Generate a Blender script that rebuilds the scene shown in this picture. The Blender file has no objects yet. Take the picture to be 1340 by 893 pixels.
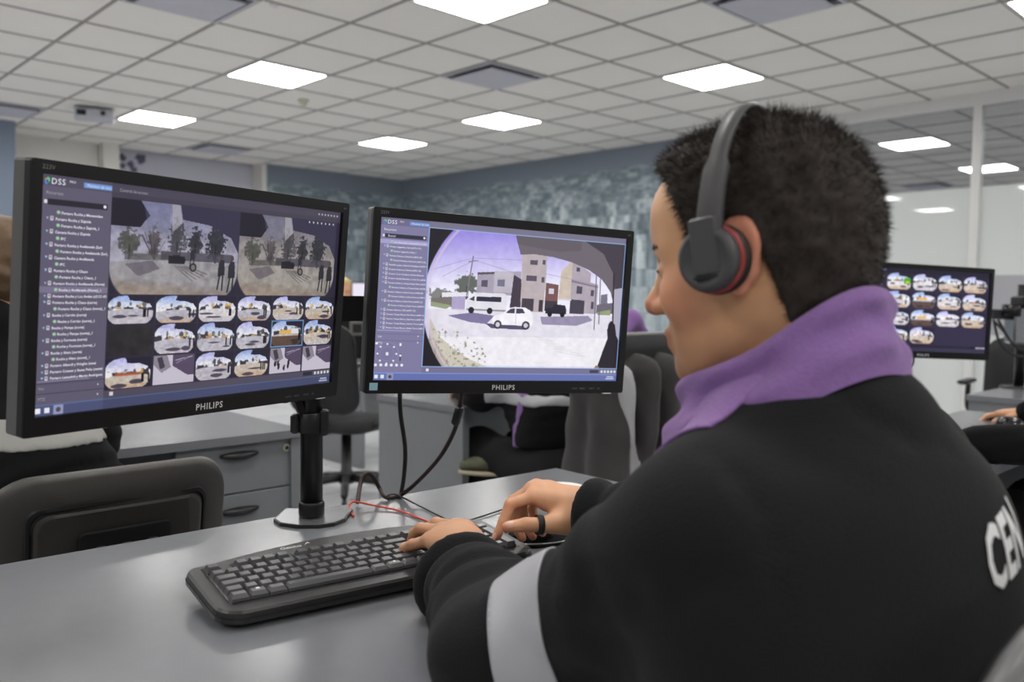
import bpy, bmesh, math, random, zlib
import numpy as np
from mathutils import Vector, Matrix
from mathutils.bvhtree import BVHTree

random.seed(7)
sc = bpy.context.scene
COL = sc.collection

# ------------------------------------------------------------------ camera
FPX = 1114.36                      # focal length in pixels for a 1340 px wide frame
PITCH, ROLL, CAMZ = -0.0525, -0.01115, 1.14
cam_d = bpy.data.cameras.new('camera')
cam = bpy.data.objects.new('camera', cam_d); COL.objects.link(cam)
cam_d.sensor_width = 36.0
cam_d.lens = FPX / 1340.0 * 36.0
cam_d.clip_start = 0.02
_fw = Vector((0, math.cos(PITCH), math.sin(PITCH)))
_ri = Vector((1, 0, 0))
_dn = _fw.cross(_ri)
_R = _ri * math.cos(ROLL) + _dn * math.sin(ROLL)
_D = -_ri * math.sin(ROLL) + _dn * math.cos(ROLL)
cam.matrix_world = Matrix(((_R.x, -_D.x, -_fw.x, 0), (_R.y, -_D.y, -_fw.y, 0), (_R.z, -_D.z, -_fw.z, CAMZ), (0, 0, 0, 1)))
cam_d.dof.use_dof = True
cam_d.dof.focus_distance = 1.28
cam_d.dof.aperture_fstop = 4.5
sc.camera = cam

# ------------------------------------------------------------------ world, exposure
w = bpy.data.worlds.new('world'); sc.world = w; w.use_nodes = True
w.node_tree.nodes['Background'].inputs[0].default_value = (0.93, 0.96, 1.0, 1)
w.node_tree.nodes['Background'].inputs[1].default_value = 0.28
PANEL_STRENGTH = 22.5
SCREEN_STRENGTH = 1.0
sc.view_settings.view_transform = 'Standard'
sc.view_settings.look = 'None'
sc.view_settings.exposure = 0.0
sc.view_settings.gamma = 1.0
sc.view_settings.use_curve_mapping = False

# ------------------------------------------------------------------ frames
CAM = np.array([0, 0, CAMZ])
_M = np.array([list(_R), list(_D), list(_fw)])
TH = math.pi / 2 - 0.80774          # heading of the room's long axis
EA = np.array([math.cos(TH), math.sin(TH), 0.0])
EB = np.array([-math.sin(TH), math.cos(TH), 0.0])
G0 = (3.6825, 4.1330)               # where the ceiling grid starts
TILE = 0.61
ZC = CAMZ + 1.7324
ZD = 0.74                           # desk height
def rm(a, b, z=0.0): return Vector(EA * a + EB * b + np.array([0, 0, z]))
def ray(x, y): return np.array([(x - 670) / FPX, (y - 446.5) / FPX, 1.0]) @ _M
def dep(x, y, Y):
    d = ray(x, y); return Vector(CAM + d * Y / d[1])
def onz(x, y, z):
    d = ray(x, y); return Vector(CAM + d * (z - CAMZ) / d[2])
def pxy(P):
    q = _M @ (np.array(P, float) - CAM); return 670 + FPX * q[0] / q[2], 446.5 + FPX * q[1] / q[2], q[2]
def frame(o, xdir, zdir=(0, 0, 1)):
    x = Vector(xdir).normalized(); z = Vector(zdir).normalized()
    y = z.cross(x).normalized(); z = x.cross(y)
    m = Matrix((x, y, z)).transposed().to_4x4(); m.translation = Vector(o); return m
RZ = Matrix.Rotation(TH, 4, 'Z')
def room_m(a, b, z=0.0, rot=0.0):
    m = Matrix.Rotation(TH + rot, 4, 'Z'); m.translation = rm(a, b, z); return m

# ------------------------------------------------------------------ materials
def srgb(r, g, b):
    f = lambda c: c / 12.92 if c <= 0.04045 else ((c + 0.055) / 1.055) ** 2.4
    return (f(r / 255), f(g / 255), f(b / 255), 1)
def mat(name, col, rough=0.5, metal=0.0, bump=0.0, scale=200.0, var=0.0, vscale=8.0, sheen=0.0, coat=0.0, spec=0.5, stretch=None, emis=None, estr=0.0, sss=0.0, trans=0.0, detail=4.0):
    m = bpy.data.materials.new(name); m.use_nodes = True
    nt = m.node_tree; b = nt.nodes['Principled BSDF']
    if len(col) == 3: col = (*col, 1)
    b.inputs['Base Color'].default_value = col
    b.inputs['Roughness'].default_value = rough
    b.inputs['Metallic'].default_value = metal
    b.inputs['Specular IOR Level'].default_value = spec
    if sheen: b.inputs['Sheen Weight'].default_value = sheen; b.inputs['Sheen Roughness'].default_value = 0.6
    if coat: b.inputs['Coat Weight'].default_value = coat; b.inputs['Coat Roughness'].default_value = 0.1
    if sss: b.inputs['Subsurface Weight'].default_value = sss; b.inputs['Subsurface Radius'].default_value = (0.012, 0.004, 0.002)
    if emis: b.inputs['Emission Color'].default_value = emis; b.inputs['Emission Strength'].default_value = estr
    if bump or var:
        tc = nt.nodes.new('ShaderNodeTexCoord'); mp = nt.nodes.new('ShaderNodeMapping')
        nt.links.new(tc.outputs['Object'], mp.inputs[0])
        if stretch: mp.inputs['Scale'].default_value = stretch
    if bump:
        n = nt.nodes.new('ShaderNodeTexNoise'); n.inputs['Scale'].default_value = scale; n.inputs['Detail'].default_value = detail
        nt.links.new(mp.outputs[0], n.inputs['Vector'])
        bp = nt.nodes.new('ShaderNodeBump'); bp.inputs['Strength'].default_value = bump; bp.inputs['Distance'].default_value = 0.002
        nt.links.new(n.outputs[0], bp.inputs['Height']); nt.links.new(bp.outputs[0], b.inputs['Normal'])
    if var:
        n2 = nt.nodes.new('ShaderNodeTexNoise'); n2.inputs['Scale'].default_value = vscale; n2.inputs['Detail'].default_value = 5
        nt.links.new(mp.outputs[0], n2.inputs['Vector'])
        mx = nt.nodes.new('ShaderNodeMix'); mx.data_type = 'RGBA'
        mx.inputs[6].default_value = (*[c * (1 - var) for c in col[:3]], 1)
        mx.inputs[7].default_value = (*[min(1, c * (1 + var)) for c in col[:3]], 1)
        nt.links.new(n2.outputs[0], mx.inputs[0]); nt.links.new(mx.outputs[2], b.inputs['Base Color'])
    return m
def attr_mat(name, attr, rough=0.5, emission=0.0, bump=0.0, scale=300, sss=0.0, spec=0.5, coat=0.0):
    m = mat(name, (0.5, 0.5, 0.5), rough, bump=bump, scale=scale, sss=sss, spec=spec, coat=coat)
    nt = m.node_tree; b = nt.nodes['Principled BSDF']
    a = nt.nodes.new('ShaderNodeVertexColor'); a.layer_name = attr
    if emission:
        b.inputs['Base Color'].default_value = (0.006, 0.006, 0.008, 1)
        nt.links.new(a.outputs[0], b.inputs['Emission Color']); b.inputs['Emission Strength'].default_value = emission
    else: nt.links.new(a.outputs[0], b.inputs['Base Color'])
    return m

M = {}
M['tile'] = mat('ceiling_tile_mat', srgb(232, 230, 224), 0.9, bump=0.25, scale=120, var=0.03, vscale=3)
M['tbar'] = mat('ceiling_bar_mat', srgb(150, 148, 145), 0.6)
M['tbar_dark'] = mat('ceiling_recess_mat', srgb(96, 94, 92), 0.8)
M['panel'] = mat('lamp_diffuser_mat', (1, 1, 1), 0.5, emis=(1.0, 0.98, 0.95, 1), estr=PANEL_STRENGTH)
M['white_metal'] = mat('white_metal_mat', srgb(225, 225, 225), 0.4)
M['vent'] = mat('vent_face_mat', srgb(186, 187, 196), 0.6, var=0.08, vscale=6)
M['vent_dark'] = mat('vent_slot_mat', srgb(28, 28, 30), 0.8)
M['wall_white'] = mat('wall_white_mat', srgb(222, 220, 214), 0.85, bump=0.08, scale=60, var=0.02)
M['wall_lilac'] = mat('wall_lilac_mat', srgb(196, 196, 208), 0.8, bump=0.05, scale=60, var=0.03)
M['wall_blue'] = mat('wall_blue_mat', srgb(122, 134, 152), 0.8, bump=0.05, scale=60, var=0.03)
M['floor'] = mat('floor_mat', srgb(205, 205, 206), 0.25, var=0.05, vscale=4)
M['alu'] = mat('alu_mat', srgb(222, 222, 220), 0.35, metal=0.1)
M['desk'] = mat('desk_laminate_mat', srgb(112, 114, 118), 0.23, bump=0.06, scale=500, var=0.05, vscale=40, spec=0.75)
M['desk_edge'] = mat('desk_edge_mat', srgb(112, 114, 119), 0.45, var=0.05, vscale=60)
M['desk_panel'] = mat('desk_panel_mat', srgb(116, 119, 122), 0.5, bump=0.05, scale=400, var=0.04, vscale=30)
M['black'] = mat('black_plastic_mat', srgb(26, 26, 27), 0.42, bump=0.05, scale=900)
M['black_gloss'] = mat('black_gloss_mat', srgb(20, 20, 21), 0.18)
M['bezel'] = mat('bezel_mat', srgb(20, 19, 19), 0.4, bump=0.12, scale=1400, spec=0.35)
M['bezel_side'] = mat('bezel_side_mat', srgb(88, 87, 86), 0.45, bump=0.05, scale=900)
M['dark_metal'] = mat('dark_metal_mat', srgb(34, 34, 35), 0.32, metal=0.5)
M['steel'] = mat('steel_mat', srgb(190, 190, 192), 0.22, metal=1.0)
M['print_white'] = mat('print_white_mat', srgb(226, 226, 226), 0.5)
M['print_grey'] = mat('print_grey_mat', srgb(120, 120, 120), 0.5)
M['key'] = mat('keycap_mat', srgb(80, 80, 82), 0.28, bump=0.06, scale=1500)
M['kb'] = mat('keyboard_case_mat', srgb(36, 35, 35), 0.36, bump=0.10, scale=1500)
M['kb_gloss'] = mat('keyboard_edge_mat', srgb(38, 38, 38), 0.22)
M['cable'] = mat('black_cable_mat', srgb(24, 22, 22), 0.5)
M['red_cable'] = mat('red_cable_mat', srgb(200, 58, 40), 0.5)
M['fleece'] = mat('black_fleece_mat', srgb(20, 20, 21), 0.95, bump=0.55, scale=420, var=0.25, vscale=260, sheen=0.05, spec=0.2)
M['fleece_far'] = mat('black_cloth_mat', srgb(15, 15, 16), 0.95, bump=0.3, scale=200, var=0.2, vscale=30, sheen=0.02, spec=0.15)
M['purple'] = mat('purple_fleece_mat', srgb(132, 98, 154), 0.95, bump=0.5, scale=420, var=0.14, vscale=200, sheen=0.15, spec=0.2)
M['reflective'] = mat('grey_band_mat', srgb(172, 172, 176), 0.55, bump=0.10, scale=900, var=0.05, vscale=60, spec=0.4)
M['reflective_far'] = mat('grey_band_far_mat', srgb(142, 141, 137), 0.7, var=0.05, vscale=20)
M['cloth_grey'] = mat('grey_cloth_mat', srgb(60, 58, 58), 0.95, bump=0.4, scale=300, var=0.2, vscale=20, sheen=0.1, spec=0.2)
M['cloth_lightgrey'] = mat('light_grey_cloth_mat', srgb(158, 158, 160), 0.9, bump=0.3, scale=300, var=0.08, vscale=20)
M['trousers'] = mat('black_trousers_mat', srgb(30, 29, 30), 0.95, bump=0.4, scale=300, var=0.2, vscale=30, spec=0.2)
M['hair'] = mat('dark_hair_mat', srgb(46, 37, 32), 0.55, bump=0.5, scale=900, var=0.35, vscale=120, spec=0.35)
M['hair_brown'] = mat('brown_hair_mat', srgb(96, 74, 52), 0.6, bump=0.5, scale=500, var=0.35, vscale=80)
M['skin_far'] = mat('skin_far_mat', srgb(205, 155, 120), 0.55, var=0.06, vscale=30)
M['chair_shell'] = mat('chair_shell_mat', srgb(62, 59, 56), 0.42, bump=0.35, scale=700, var=0.06, vscale=90)
M['chair_fabric'] = mat('chair_fabric_mat', srgb(40, 40, 41), 0.95, bump=0.4, scale=500, var=0.2, vscale=200)
M['chair_plastic'] = mat('chair_plastic_mat', srgb(30, 30, 31), 0.38)
M['chair_rim'] = mat('chair_rim_mat', srgb(120, 120, 120), 0.3)
M['headset'] = mat('headset_plastic_mat', srgb(66, 65, 66), 0.48, bump=0.10, scale=900)
M['headset_dark'] = mat('headset_cushion_mat', srgb(22, 21, 21), 0.6)
M['headset_red'] = mat('headset_red_mat', srgb(146, 54, 50), 0.4)
M['white_gloss'] = mat('white_ceramic_mat', srgb(238, 238, 234), 0.25)
M['cream'] = mat('cream_mat', srgb(206, 204, 186), 0.4)
M['lens_green'] = mat('camo_cloth_mat', srgb(86, 88, 70), 0.9, var=0.35, vscale=40, bump=0.3, scale=200)
M['sole'] = mat('sole_mat', srgb(170, 160, 138), 0.7)

# ------------------------------------------------------------------ mesh helpers
def link(name, me, m=None, parent=None, mw=None):
    o = bpy.data.objects.new(name, me); COL.objects.link(o)
    if m is not None and me is not None: me.materials.append(m)
    if mw is not None: o.matrix_world = mw
    if parent is not None:
        o.parent = parent
        if mw is None: o.matrix_parent_inverse = Matrix()
        else: o.matrix_parent_inverse = parent.matrix_world.inverted(); 
    return o
def tag(o, label=None, cat=None, group=None, kind=None):
    if label: o['label'] = label
    if cat: o['category'] = cat
    if group: o['group'] = group
    if kind: o['kind'] = kind
    return o
def empty(name, mw, label=None, cat=None, group=None, kind=None):
    o = bpy.data.objects.new(name, None); COL.objects.link(o); o.empty_display_size = 0.05
    o.matrix_world = mw
    return tag(o, label, cat, group, kind)
class MB:
    """collects shapes in one local frame and links them as one mesh object"""
    def __init__(s): s.v = []; s.f = []; s.sm = []
    def add(s, vs, fs, smooth=False):
        n = len(s.v); s.v += [tuple(v) for v in vs]; s.f += [tuple(i + n for i in f) for f in fs]; s.sm += [smooth] * len(fs); return s
    def box(s, x0, x1, y0, y1, z0, z1, bev=0.0):
        if bev:
            e = bev
            prof = [(z0, e), (z0 + e, 0), (z1 - e, 0), (z1, e)]
            rings = []
            for z, i in prof:
                X0, X1, Y0, Y1 = x0 + i, x1 - i, y0 + i, y1 - i
                c = e
                rings.append([(X0 + c, Y0, z), (X1 - c, Y0, z), (X1, Y0 + c, z), (X1, Y1 - c, z), (X1 - c, Y1, z), (X0 + c, Y1, z), (X0, Y1 - c, z), (X0, Y0 + c, z)])
            vs = [p for r in rings for p in r]; fs = []
            for k in range(3):
                for i in range(8):
                    j = (i + 1) % 8; fs.append((k * 8 + i, k * 8 + j, k * 8 + 8 + j, k * 8 + 8 + i))
            fs.append(tuple(range(7, -1, -1))); fs.append(tuple(range(24, 32)))
            return s.add(vs, fs)
        vs = [(x, y, z) for z in (z0, z1) for y in (y0, y1) for x in (x0, x1)]
        return s.add(vs, [(0, 2, 3, 1), (4, 5, 7, 6), (0, 1, 5, 4), (2, 6, 7, 3), (0, 4, 6, 2), (1, 3, 7, 5)])
    def loft(s, rings, cap=True, closed=True, smooth=True):
        n = len(rings[0]); vs = [p for r in rings for p in r]; fs = []
        for k in range(len(rings) - 1):
            for i in range(n if closed else n - 1):
                j = (i + 1) % n; fs.append((k * n + i, k * n + j, (k + 1) * n + j, (k + 1) * n + i))
        if cap and closed: fs.append(tuple(range(n - 1, -1, -1))); fs.append(tuple((len(rings) - 1) * n + i for i in range(n)))
        return s.add(vs, fs, smooth)
    def tube(s, pts, r, seg=10, cap=True):
        pts = [Vector(p) for p in pts]; rr = r if isinstance(r, (list, tuple)) else [r] * len(pts)
        rings = []; up = None
        for i, p in enumerate(pts):
            t = (pts[min(i + 1, len(pts) - 1)] - pts[max(i - 1, 0)]).normalized()
            if up is None: up = t.orthogonal().normalized()
            up = (up - t * up.dot(t)); up = up.normalized() if up.length > 1e-6 else t.orthogonal().normalized()
            sd = t.cross(up)
            rings.append([p + (up * math.cos(2 * math.pi * k / seg) + sd * math.sin(2 * math.pi * k / seg)) * rr[i] for k in range(seg)])
        return s.loft(rings, cap)
    def lathe(s, prof, seg=32, c=(0, 0, 0)):
        rings = [[(c[0] + r * math.cos(2 * math.pi * k / seg), c[1] + r * math.sin(2 * math.pi * k / seg), c[2] + z) for k in range(seg)] for r, z in prof]
        return s.loft(rings, True)
    def prism(s, poly, z0, z1):
        n = len(poly)
        return s.add([(x, y, z0) for x, y in poly] + [(x, y, z1) for x, y in poly],
                     [tuple(range(n - 1, -1, -1)), tuple(range(n, 2 * n))] + [(i, (i + 1) % n, n + (i + 1) % n, n + i) for i in range(n)])
    def sphere(s, c, r, seg=16):
        rx, ry, rz = r if isinstance(r, (tuple, list)) else (r, r, r)
        rings = []
        for i in range(seg // 2 + 1):
            t = -math.pi / 2 + math.pi * (i + 0.02) / (seg / 2 + 0.04)
            rings.append([(c[0] + rx * math.cos(t) * math.cos(2 * math.pi * k / seg), c[1] + ry * math.cos(t) * math.sin(2 * math.pi * k / seg), c[2] + rz * math.sin(t)) for k in range(seg)])
        return s.loft(rings, True)
    def mesh(s, name):
        me = bpy.data.meshes.new(name); me.from_pydata(s.v, [], s.f)
        me.polygons.foreach_set('use_smooth', s.sm); me.update(); return me
    def build(s, name, m, parent=None, mw=None, fix=True):
        me = s.mesh(name)
        if fix:
            bm = bmesh.new(); bm.from_mesh(me); bmesh.ops.recalc_face_normals(bm, faces=bm.faces); bm.to_mesh(me); bm.free()
        o = link(name, me, m)
        if parent is not None: o.parent = parent
        if mw is not None:
            if parent is not None: o.matrix_basis = mw
            else: o.matrix_world = mw
        return o
def spline(pts, n=8):
    """Catmull-Rom through pts"""
    P = [Vector(p) for p in pts]; P = [P[0] * 2 - P[1]] + P + [P[-1] * 2 - P[-2]]; out = []
    for i in range(1, len(P) - 2):
        for k in range(n):
            t = k / n
            out.append(0.5 * ((2 * P[i]) + (P[i + 1] - P[i - 1]) * t + (2 * P[i - 1] - 5 * P[i] + 4 * P[i + 1] - P[i + 2]) * t * t + (3 * P[i] - P[i - 1] - 3 * P[i + 1] + P[i + 2]) * t ** 3))
    out.append(P[-2]); return out
def rrect(x0, x1, y0, y1, r, n=6):
    out = []
    for cx, cy, a0 in ((x1 - r, y1 - r, 0), (x0 + r, y1 - r, 90), (x0 + r, y0 + r, 180), (x1 - r, y0 + r, 270)):
        for k in range(n + 1):
            a = math.radians(a0 + 90 * k / n); out.append((cx + r * math.cos(a), cy + r * math.sin(a)))
    return out
def text_mesh(items, name, ext=0.0):
    """items: (string, x, y, size, bold) -> one flat mesh in the xy plane"""
    mb = MB(); obs = []
    for it in items:
        s, x, y, size = it[:4]; bold = it[4] if len(it) > 4 else 0.0; al = it[5] if len(it) > 5 else 'LEFT'; sp = it[6] if len(it) > 6 else 1.0; shear = it[7] if len(it) > 7 else 0.0
        c = bpy.data.curves.new('t', 'FONT'); c.body = s; c.size = size; c.offset = bold * size; c.align_x = al; c.resolution_u = 2; c.space_character = sp; c.shear = shear
        c.extrude = ext
        o = bpy.data.objects.new('t', c); COL.objects.link(o); obs.append((o, c, x, y))
    dg = bpy.context.evaluated_depsgraph_get(); dg.update()
    for o, c, x, y in obs:
        me = bpy.data.meshes.new_from_object(o.evaluated_get(dg))
        mb.add([(v.co.x + x, v.co.y + y, v.co.z) for v in me.vertices], [tuple(p.vertices) for p in me.polygons])
        bpy.data.meshes.remove(me)
    for o, c, x, y in obs:
        bpy.data.objects.remove(o); bpy.data.curves.remove(c)
    return mb
# ================================================================== THE ROOM
A_WALL, B_WALL = 7.78, 10.60
A0, B0 = -5.0, -6.0                 # the room runs on behind the camera
# floor
fl = MB().box(A0, A_WALL + 3.2, B0, 11.2, -0.08, 0.0).build('floor', M['floor'], mw=room_m(0, 0)); tag(fl, kind='structure')
nt = M['floor'].node_tree
bk = nt.nodes.new('ShaderNodeTexBrick'); bk.offset = 0; bk.inputs['Scale'].default_value = 1.0
bk.inputs['Brick Width'].default_value = 0.6; bk.inputs['Row Height'].default_value = 0.6; bk.inputs['Mortar Size'].default_value = 0.004
bk.inputs[1].default_value = srgb(208, 208, 210); bk.inputs[2].default_value = srgb(200, 200, 203); bk.inputs[3].default_value = srgb(140, 140, 142)
tc = nt.nodes.new('ShaderNodeTexCoord'); nt.links.new(tc.outputs['Object'], bk.inputs[0]); nt.links.new(bk.outputs[0], nt.nodes['Principled BSDF'].inputs['Base Color'])

# ceiling: slab, bars, tiles, lamps and vents in a 0.61 m grid
LIGHTS = [(a, b) for a in (-9, -5, -1, 3) for b in (-13, -9, -5, -1, 3, 7)]
LIGHTS[LIGHTS.index((3, 7))] = (3, 6)
VENTS = [(1, 1), (-3, 1), (1, -3), (-3, 8), (1, 9)]
ceil = MB().box(A0, A_WALL + 3.2, B0, 11.2, ZC + 0.035, ZC + 0.12).build('ceiling', M['tbar_dark'], mw=room_m(0, 0)); tag(ceil, kind='structure')
gb = MB()
ia0, ia1, ib0, ib1 = -14, 11, -16, 11
w = 0.008
for i in range(ia0, ia1 + 1):
    a = G0[0] + i * TILE
    if A0 < a < A_WALL + 3.2: gb.box(a - w, a + w, B0, 11.2, ZC, ZC + 0.034)
for j in range(ib0, ib1 + 1):
    b = G0[1] + j * TILE
    if B0 < b < 11.2: gb.box(A0, A_WALL + 3.2, b - w, b + w, ZC + 0.0005, ZC + 0.0335)
o = gb.build('ceiling_grid', M['tbar'], parent=ceil)
cells = []
for i in range(ia0, ia1):
    for j in range(ib0, ib1 + 1):
        if (i, j) in LIGHTS or (i, j) in VENTS: continue
        a, b = G0[0] + (i + .5) * TILE, G0[1] + (j + .5) * TILE
        if a - TILE / 2 < A0 or b - TILE / 2 < B0 or a + TILE / 2 > A_WALL + 3.2 or b + TILE / 2 > 11.25: continue
        x, y, z = pxy(rm(a, b, ZC))
        vis = z > 0.3 and -90 < x < 1430 and -60 < y < 300 and a < A_WALL + 0.3 and b < B_WALL + 0.5
        cells.append((0 if vis else 1, z, a, b))
cells.sort()
h = TILE / 2 - 0.0125
def tile_shape(mb, a=0.0, b=0.0):
    e = 0.006
    rings = [[(a + sx * q, b + sy * q, z) for sx, sy in ((-1, -1), (1, -1), (1, 1), (-1, 1))] for q, z in ((h + 0.005, ZC + 0.03), (h + 0.005, ZC + 0.012), (h, ZC + 0.006))]
    mb.loft(rings, True, smooth=False); return mb
tmesh = tile_shape(MB()).mesh('ceiling_tile'); tmesh.materials.append(M['tile'])
rest = MB(); n = 0
for hid, z, a, b in cells:
    if not hid and n < 300:
        o = bpy.data.objects.new('ceiling_tile', tmesh); COL.objects.link(o); o.parent = ceil; o.location = (a, b, 0); n += 1
    else: tile_shape(rest, a, b)
tag(rest.build('ceiling_tile_field', M['tile'], parent=ceil), kind='stuff')

def lamp(i, j, label):
    a, b = G0[0] + (i + .5) * TILE, G0[1] + (j + .5) * TILE
    r = empty('ceiling_light', room_m(a, b, ZC), label, 'ceiling light', 'square ceiling lights')
    k = TILE / 2 - 0.009
    fr = MB()
    for x0, x1, y0, y1 in ((-k, k, -k, -k + .018), (-k, k, k - .018, k), (-k, -k + .018, -k + .018, k - .018), (k - .018, k, -k + .018, k - .018)):
        fr.box(x0, x1, y0, y1, -0.004, 0.03)
    fr.build('frame', M['white_metal'], r)
    MB().prism(rrect(-k + .016, k - .016, -k + .016, k - .016, 0.03), -0.002, 0.012).build('diffuser', M['panel'], r)
LN = {(-1, -1): 'glowing square ceiling light cut by the top edge above the right monitor',
      (-1, 3): 'glowing square ceiling light above the left monitor, the larger of the two there',
      (-1, 7): 'leftmost glowing square ceiling light, beside the grey projector box',
      (3, -1): 'glowing square ceiling light just left of the seated man\'s hair top',
      (3, 3): 'glowing square ceiling light below the dark ceiling vent in the middle',
      (3, 6): 'smallest glowing square ceiling light above the corner of the mural',
      (3, -5): 'square ceiling light at the top right corner of the picture'}
for i, j in LIGHTS:
    a = G0[0] + (i + .5) * TILE; b = G0[1] + (j + .5) * TILE
    if a < A0 + .3 or b < B0 + .3: continue
    lamp(i, j, LN.get((i, j), 'square ceiling light behind the camera, seen only as a reflection'))
VN = {(1, 1): 'dark-slotted square air vent in the middle of the ceiling', (-3, 1): 'grey square air vent at the top left edge of the ceiling',
      (1, -3): 'grey square air vent at the top edge above the man', (-3, 8): 'dark-slotted air vent at the far left edge of the ceiling',
      (1, 9): 'small distant air vent near the white and lilac wall'}
for i, j in VENTS:
    a, b = G0[0] + (i + .5) * TILE, G0[1] + (j + .5) * TILE
    r = empty('ceiling_vent', room_m(a, b, ZC), VN[(i, j)], 'air vent', 'ceiling air vents')
    k = TILE / 2 - 0.01
    fr = MB()
    for x0, x1, y0, y1 in ((-k, k, -k, -k + .02), (-k, k, k - .02, k), (-k, -k + .02, -k + .02, k - .02), (k - .02, k, -k + .02, k - .02)):
        fr.box(x0, x1, y0, y1, -0.008, 0.03)
    fr.build('frame', M['vent'], r)
    MB().box(-k + .015, k - .015, -k + .015, k - .015, 0.024, 0.034).build('slot', M['vent_dark'], r)
    q = k - 0.060
    MB().loft([[(sx * s, sy * s, z) for sx, sy in ((-1, -1), (1, -1), (1, 1), (-1, 1))] for s, z in ((q - .01, -0.004), (q + .006, -0.020), (q, -0.026))], smooth=False).build('deflector_plate', M['vent'], r)
    for sx, sy in ((-1, -1), (1, 1)): MB().tube([(sx * q * .6, sy * q * .6, -.006), (sx * q * .6, sy * q * .6, .026)], .012, 8).build('plate_hanger', M['vent_dark'], r)

# detectors and a projector-like box on the ceiling
p = onz(397, 131, ZC)
r = empty('smoke_detector', Matrix.Translation(p), 'small cream smoke detector on the ceiling left of the middle', 'detector')
MB().lathe([(0.05, 0.0), (0.05, -0.012), (0.035, -0.02)]).build('base', M['cream'], r)
MB().lathe([(0.03, -0.018), (0.028, -0.05), (0.018, -0.058)]).build('sensor_head', M['cream'], r)
p = onz(360, 7, ZC)
r = empty('ceiling_spot', Matrix.Translation(p), 'small bright white round ceiling fitting near the top left vent', 'detector')
MB().lathe([(0.034, 0.004), (0.034, -0.004), (0.02, -0.008)]).build('trim_ring', M['white_metal'], r)
MB().lathe([(0.018, -0.006), (0.014, -0.014)]).build('dome', M['white_gloss'], r)
p0, p1 = onz(97, 148, ZC - .06), onz(150, 153, ZC - .06)
L = (p1 - p0).length
r = empty('ceiling_projector', frame((p0 + p1) / 2, p1 - p0), 'grey box hanging under the ceiling left of the leftmost light', 'projector')
MB().box(-L / 2, L / 2, -0.12, 0.12, -0.05, 0.04, 0.012).build('case', M['vent'], r)
MB().tube([(0, 0, 0.04), (0, 0, 0.062)], 0.03).build('mount', M['white_metal'], r)
MB().tube([(L * .2, -0.118, 0), (L * .2, -0.128, 0)], 0.022).build('lens', M['black_gloss'], r)
MB().box(-L / 2 + .02, -L / 2 + .1, -0.124, -0.118, -0.03, 0.02).build('grille', M['black'], r)

# ---- walls
def slab(name, a0, a1, b0, b1, z0, z1, m, kind='structure', parent=None):
    o = MB().box(a0, a1, b0, b1, z0, z1).build(name, m, parent=parent, mw=room_m(0, 0) if parent is None else None)
    if parent is None: tag(o, kind=kind)
    return o
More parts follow.
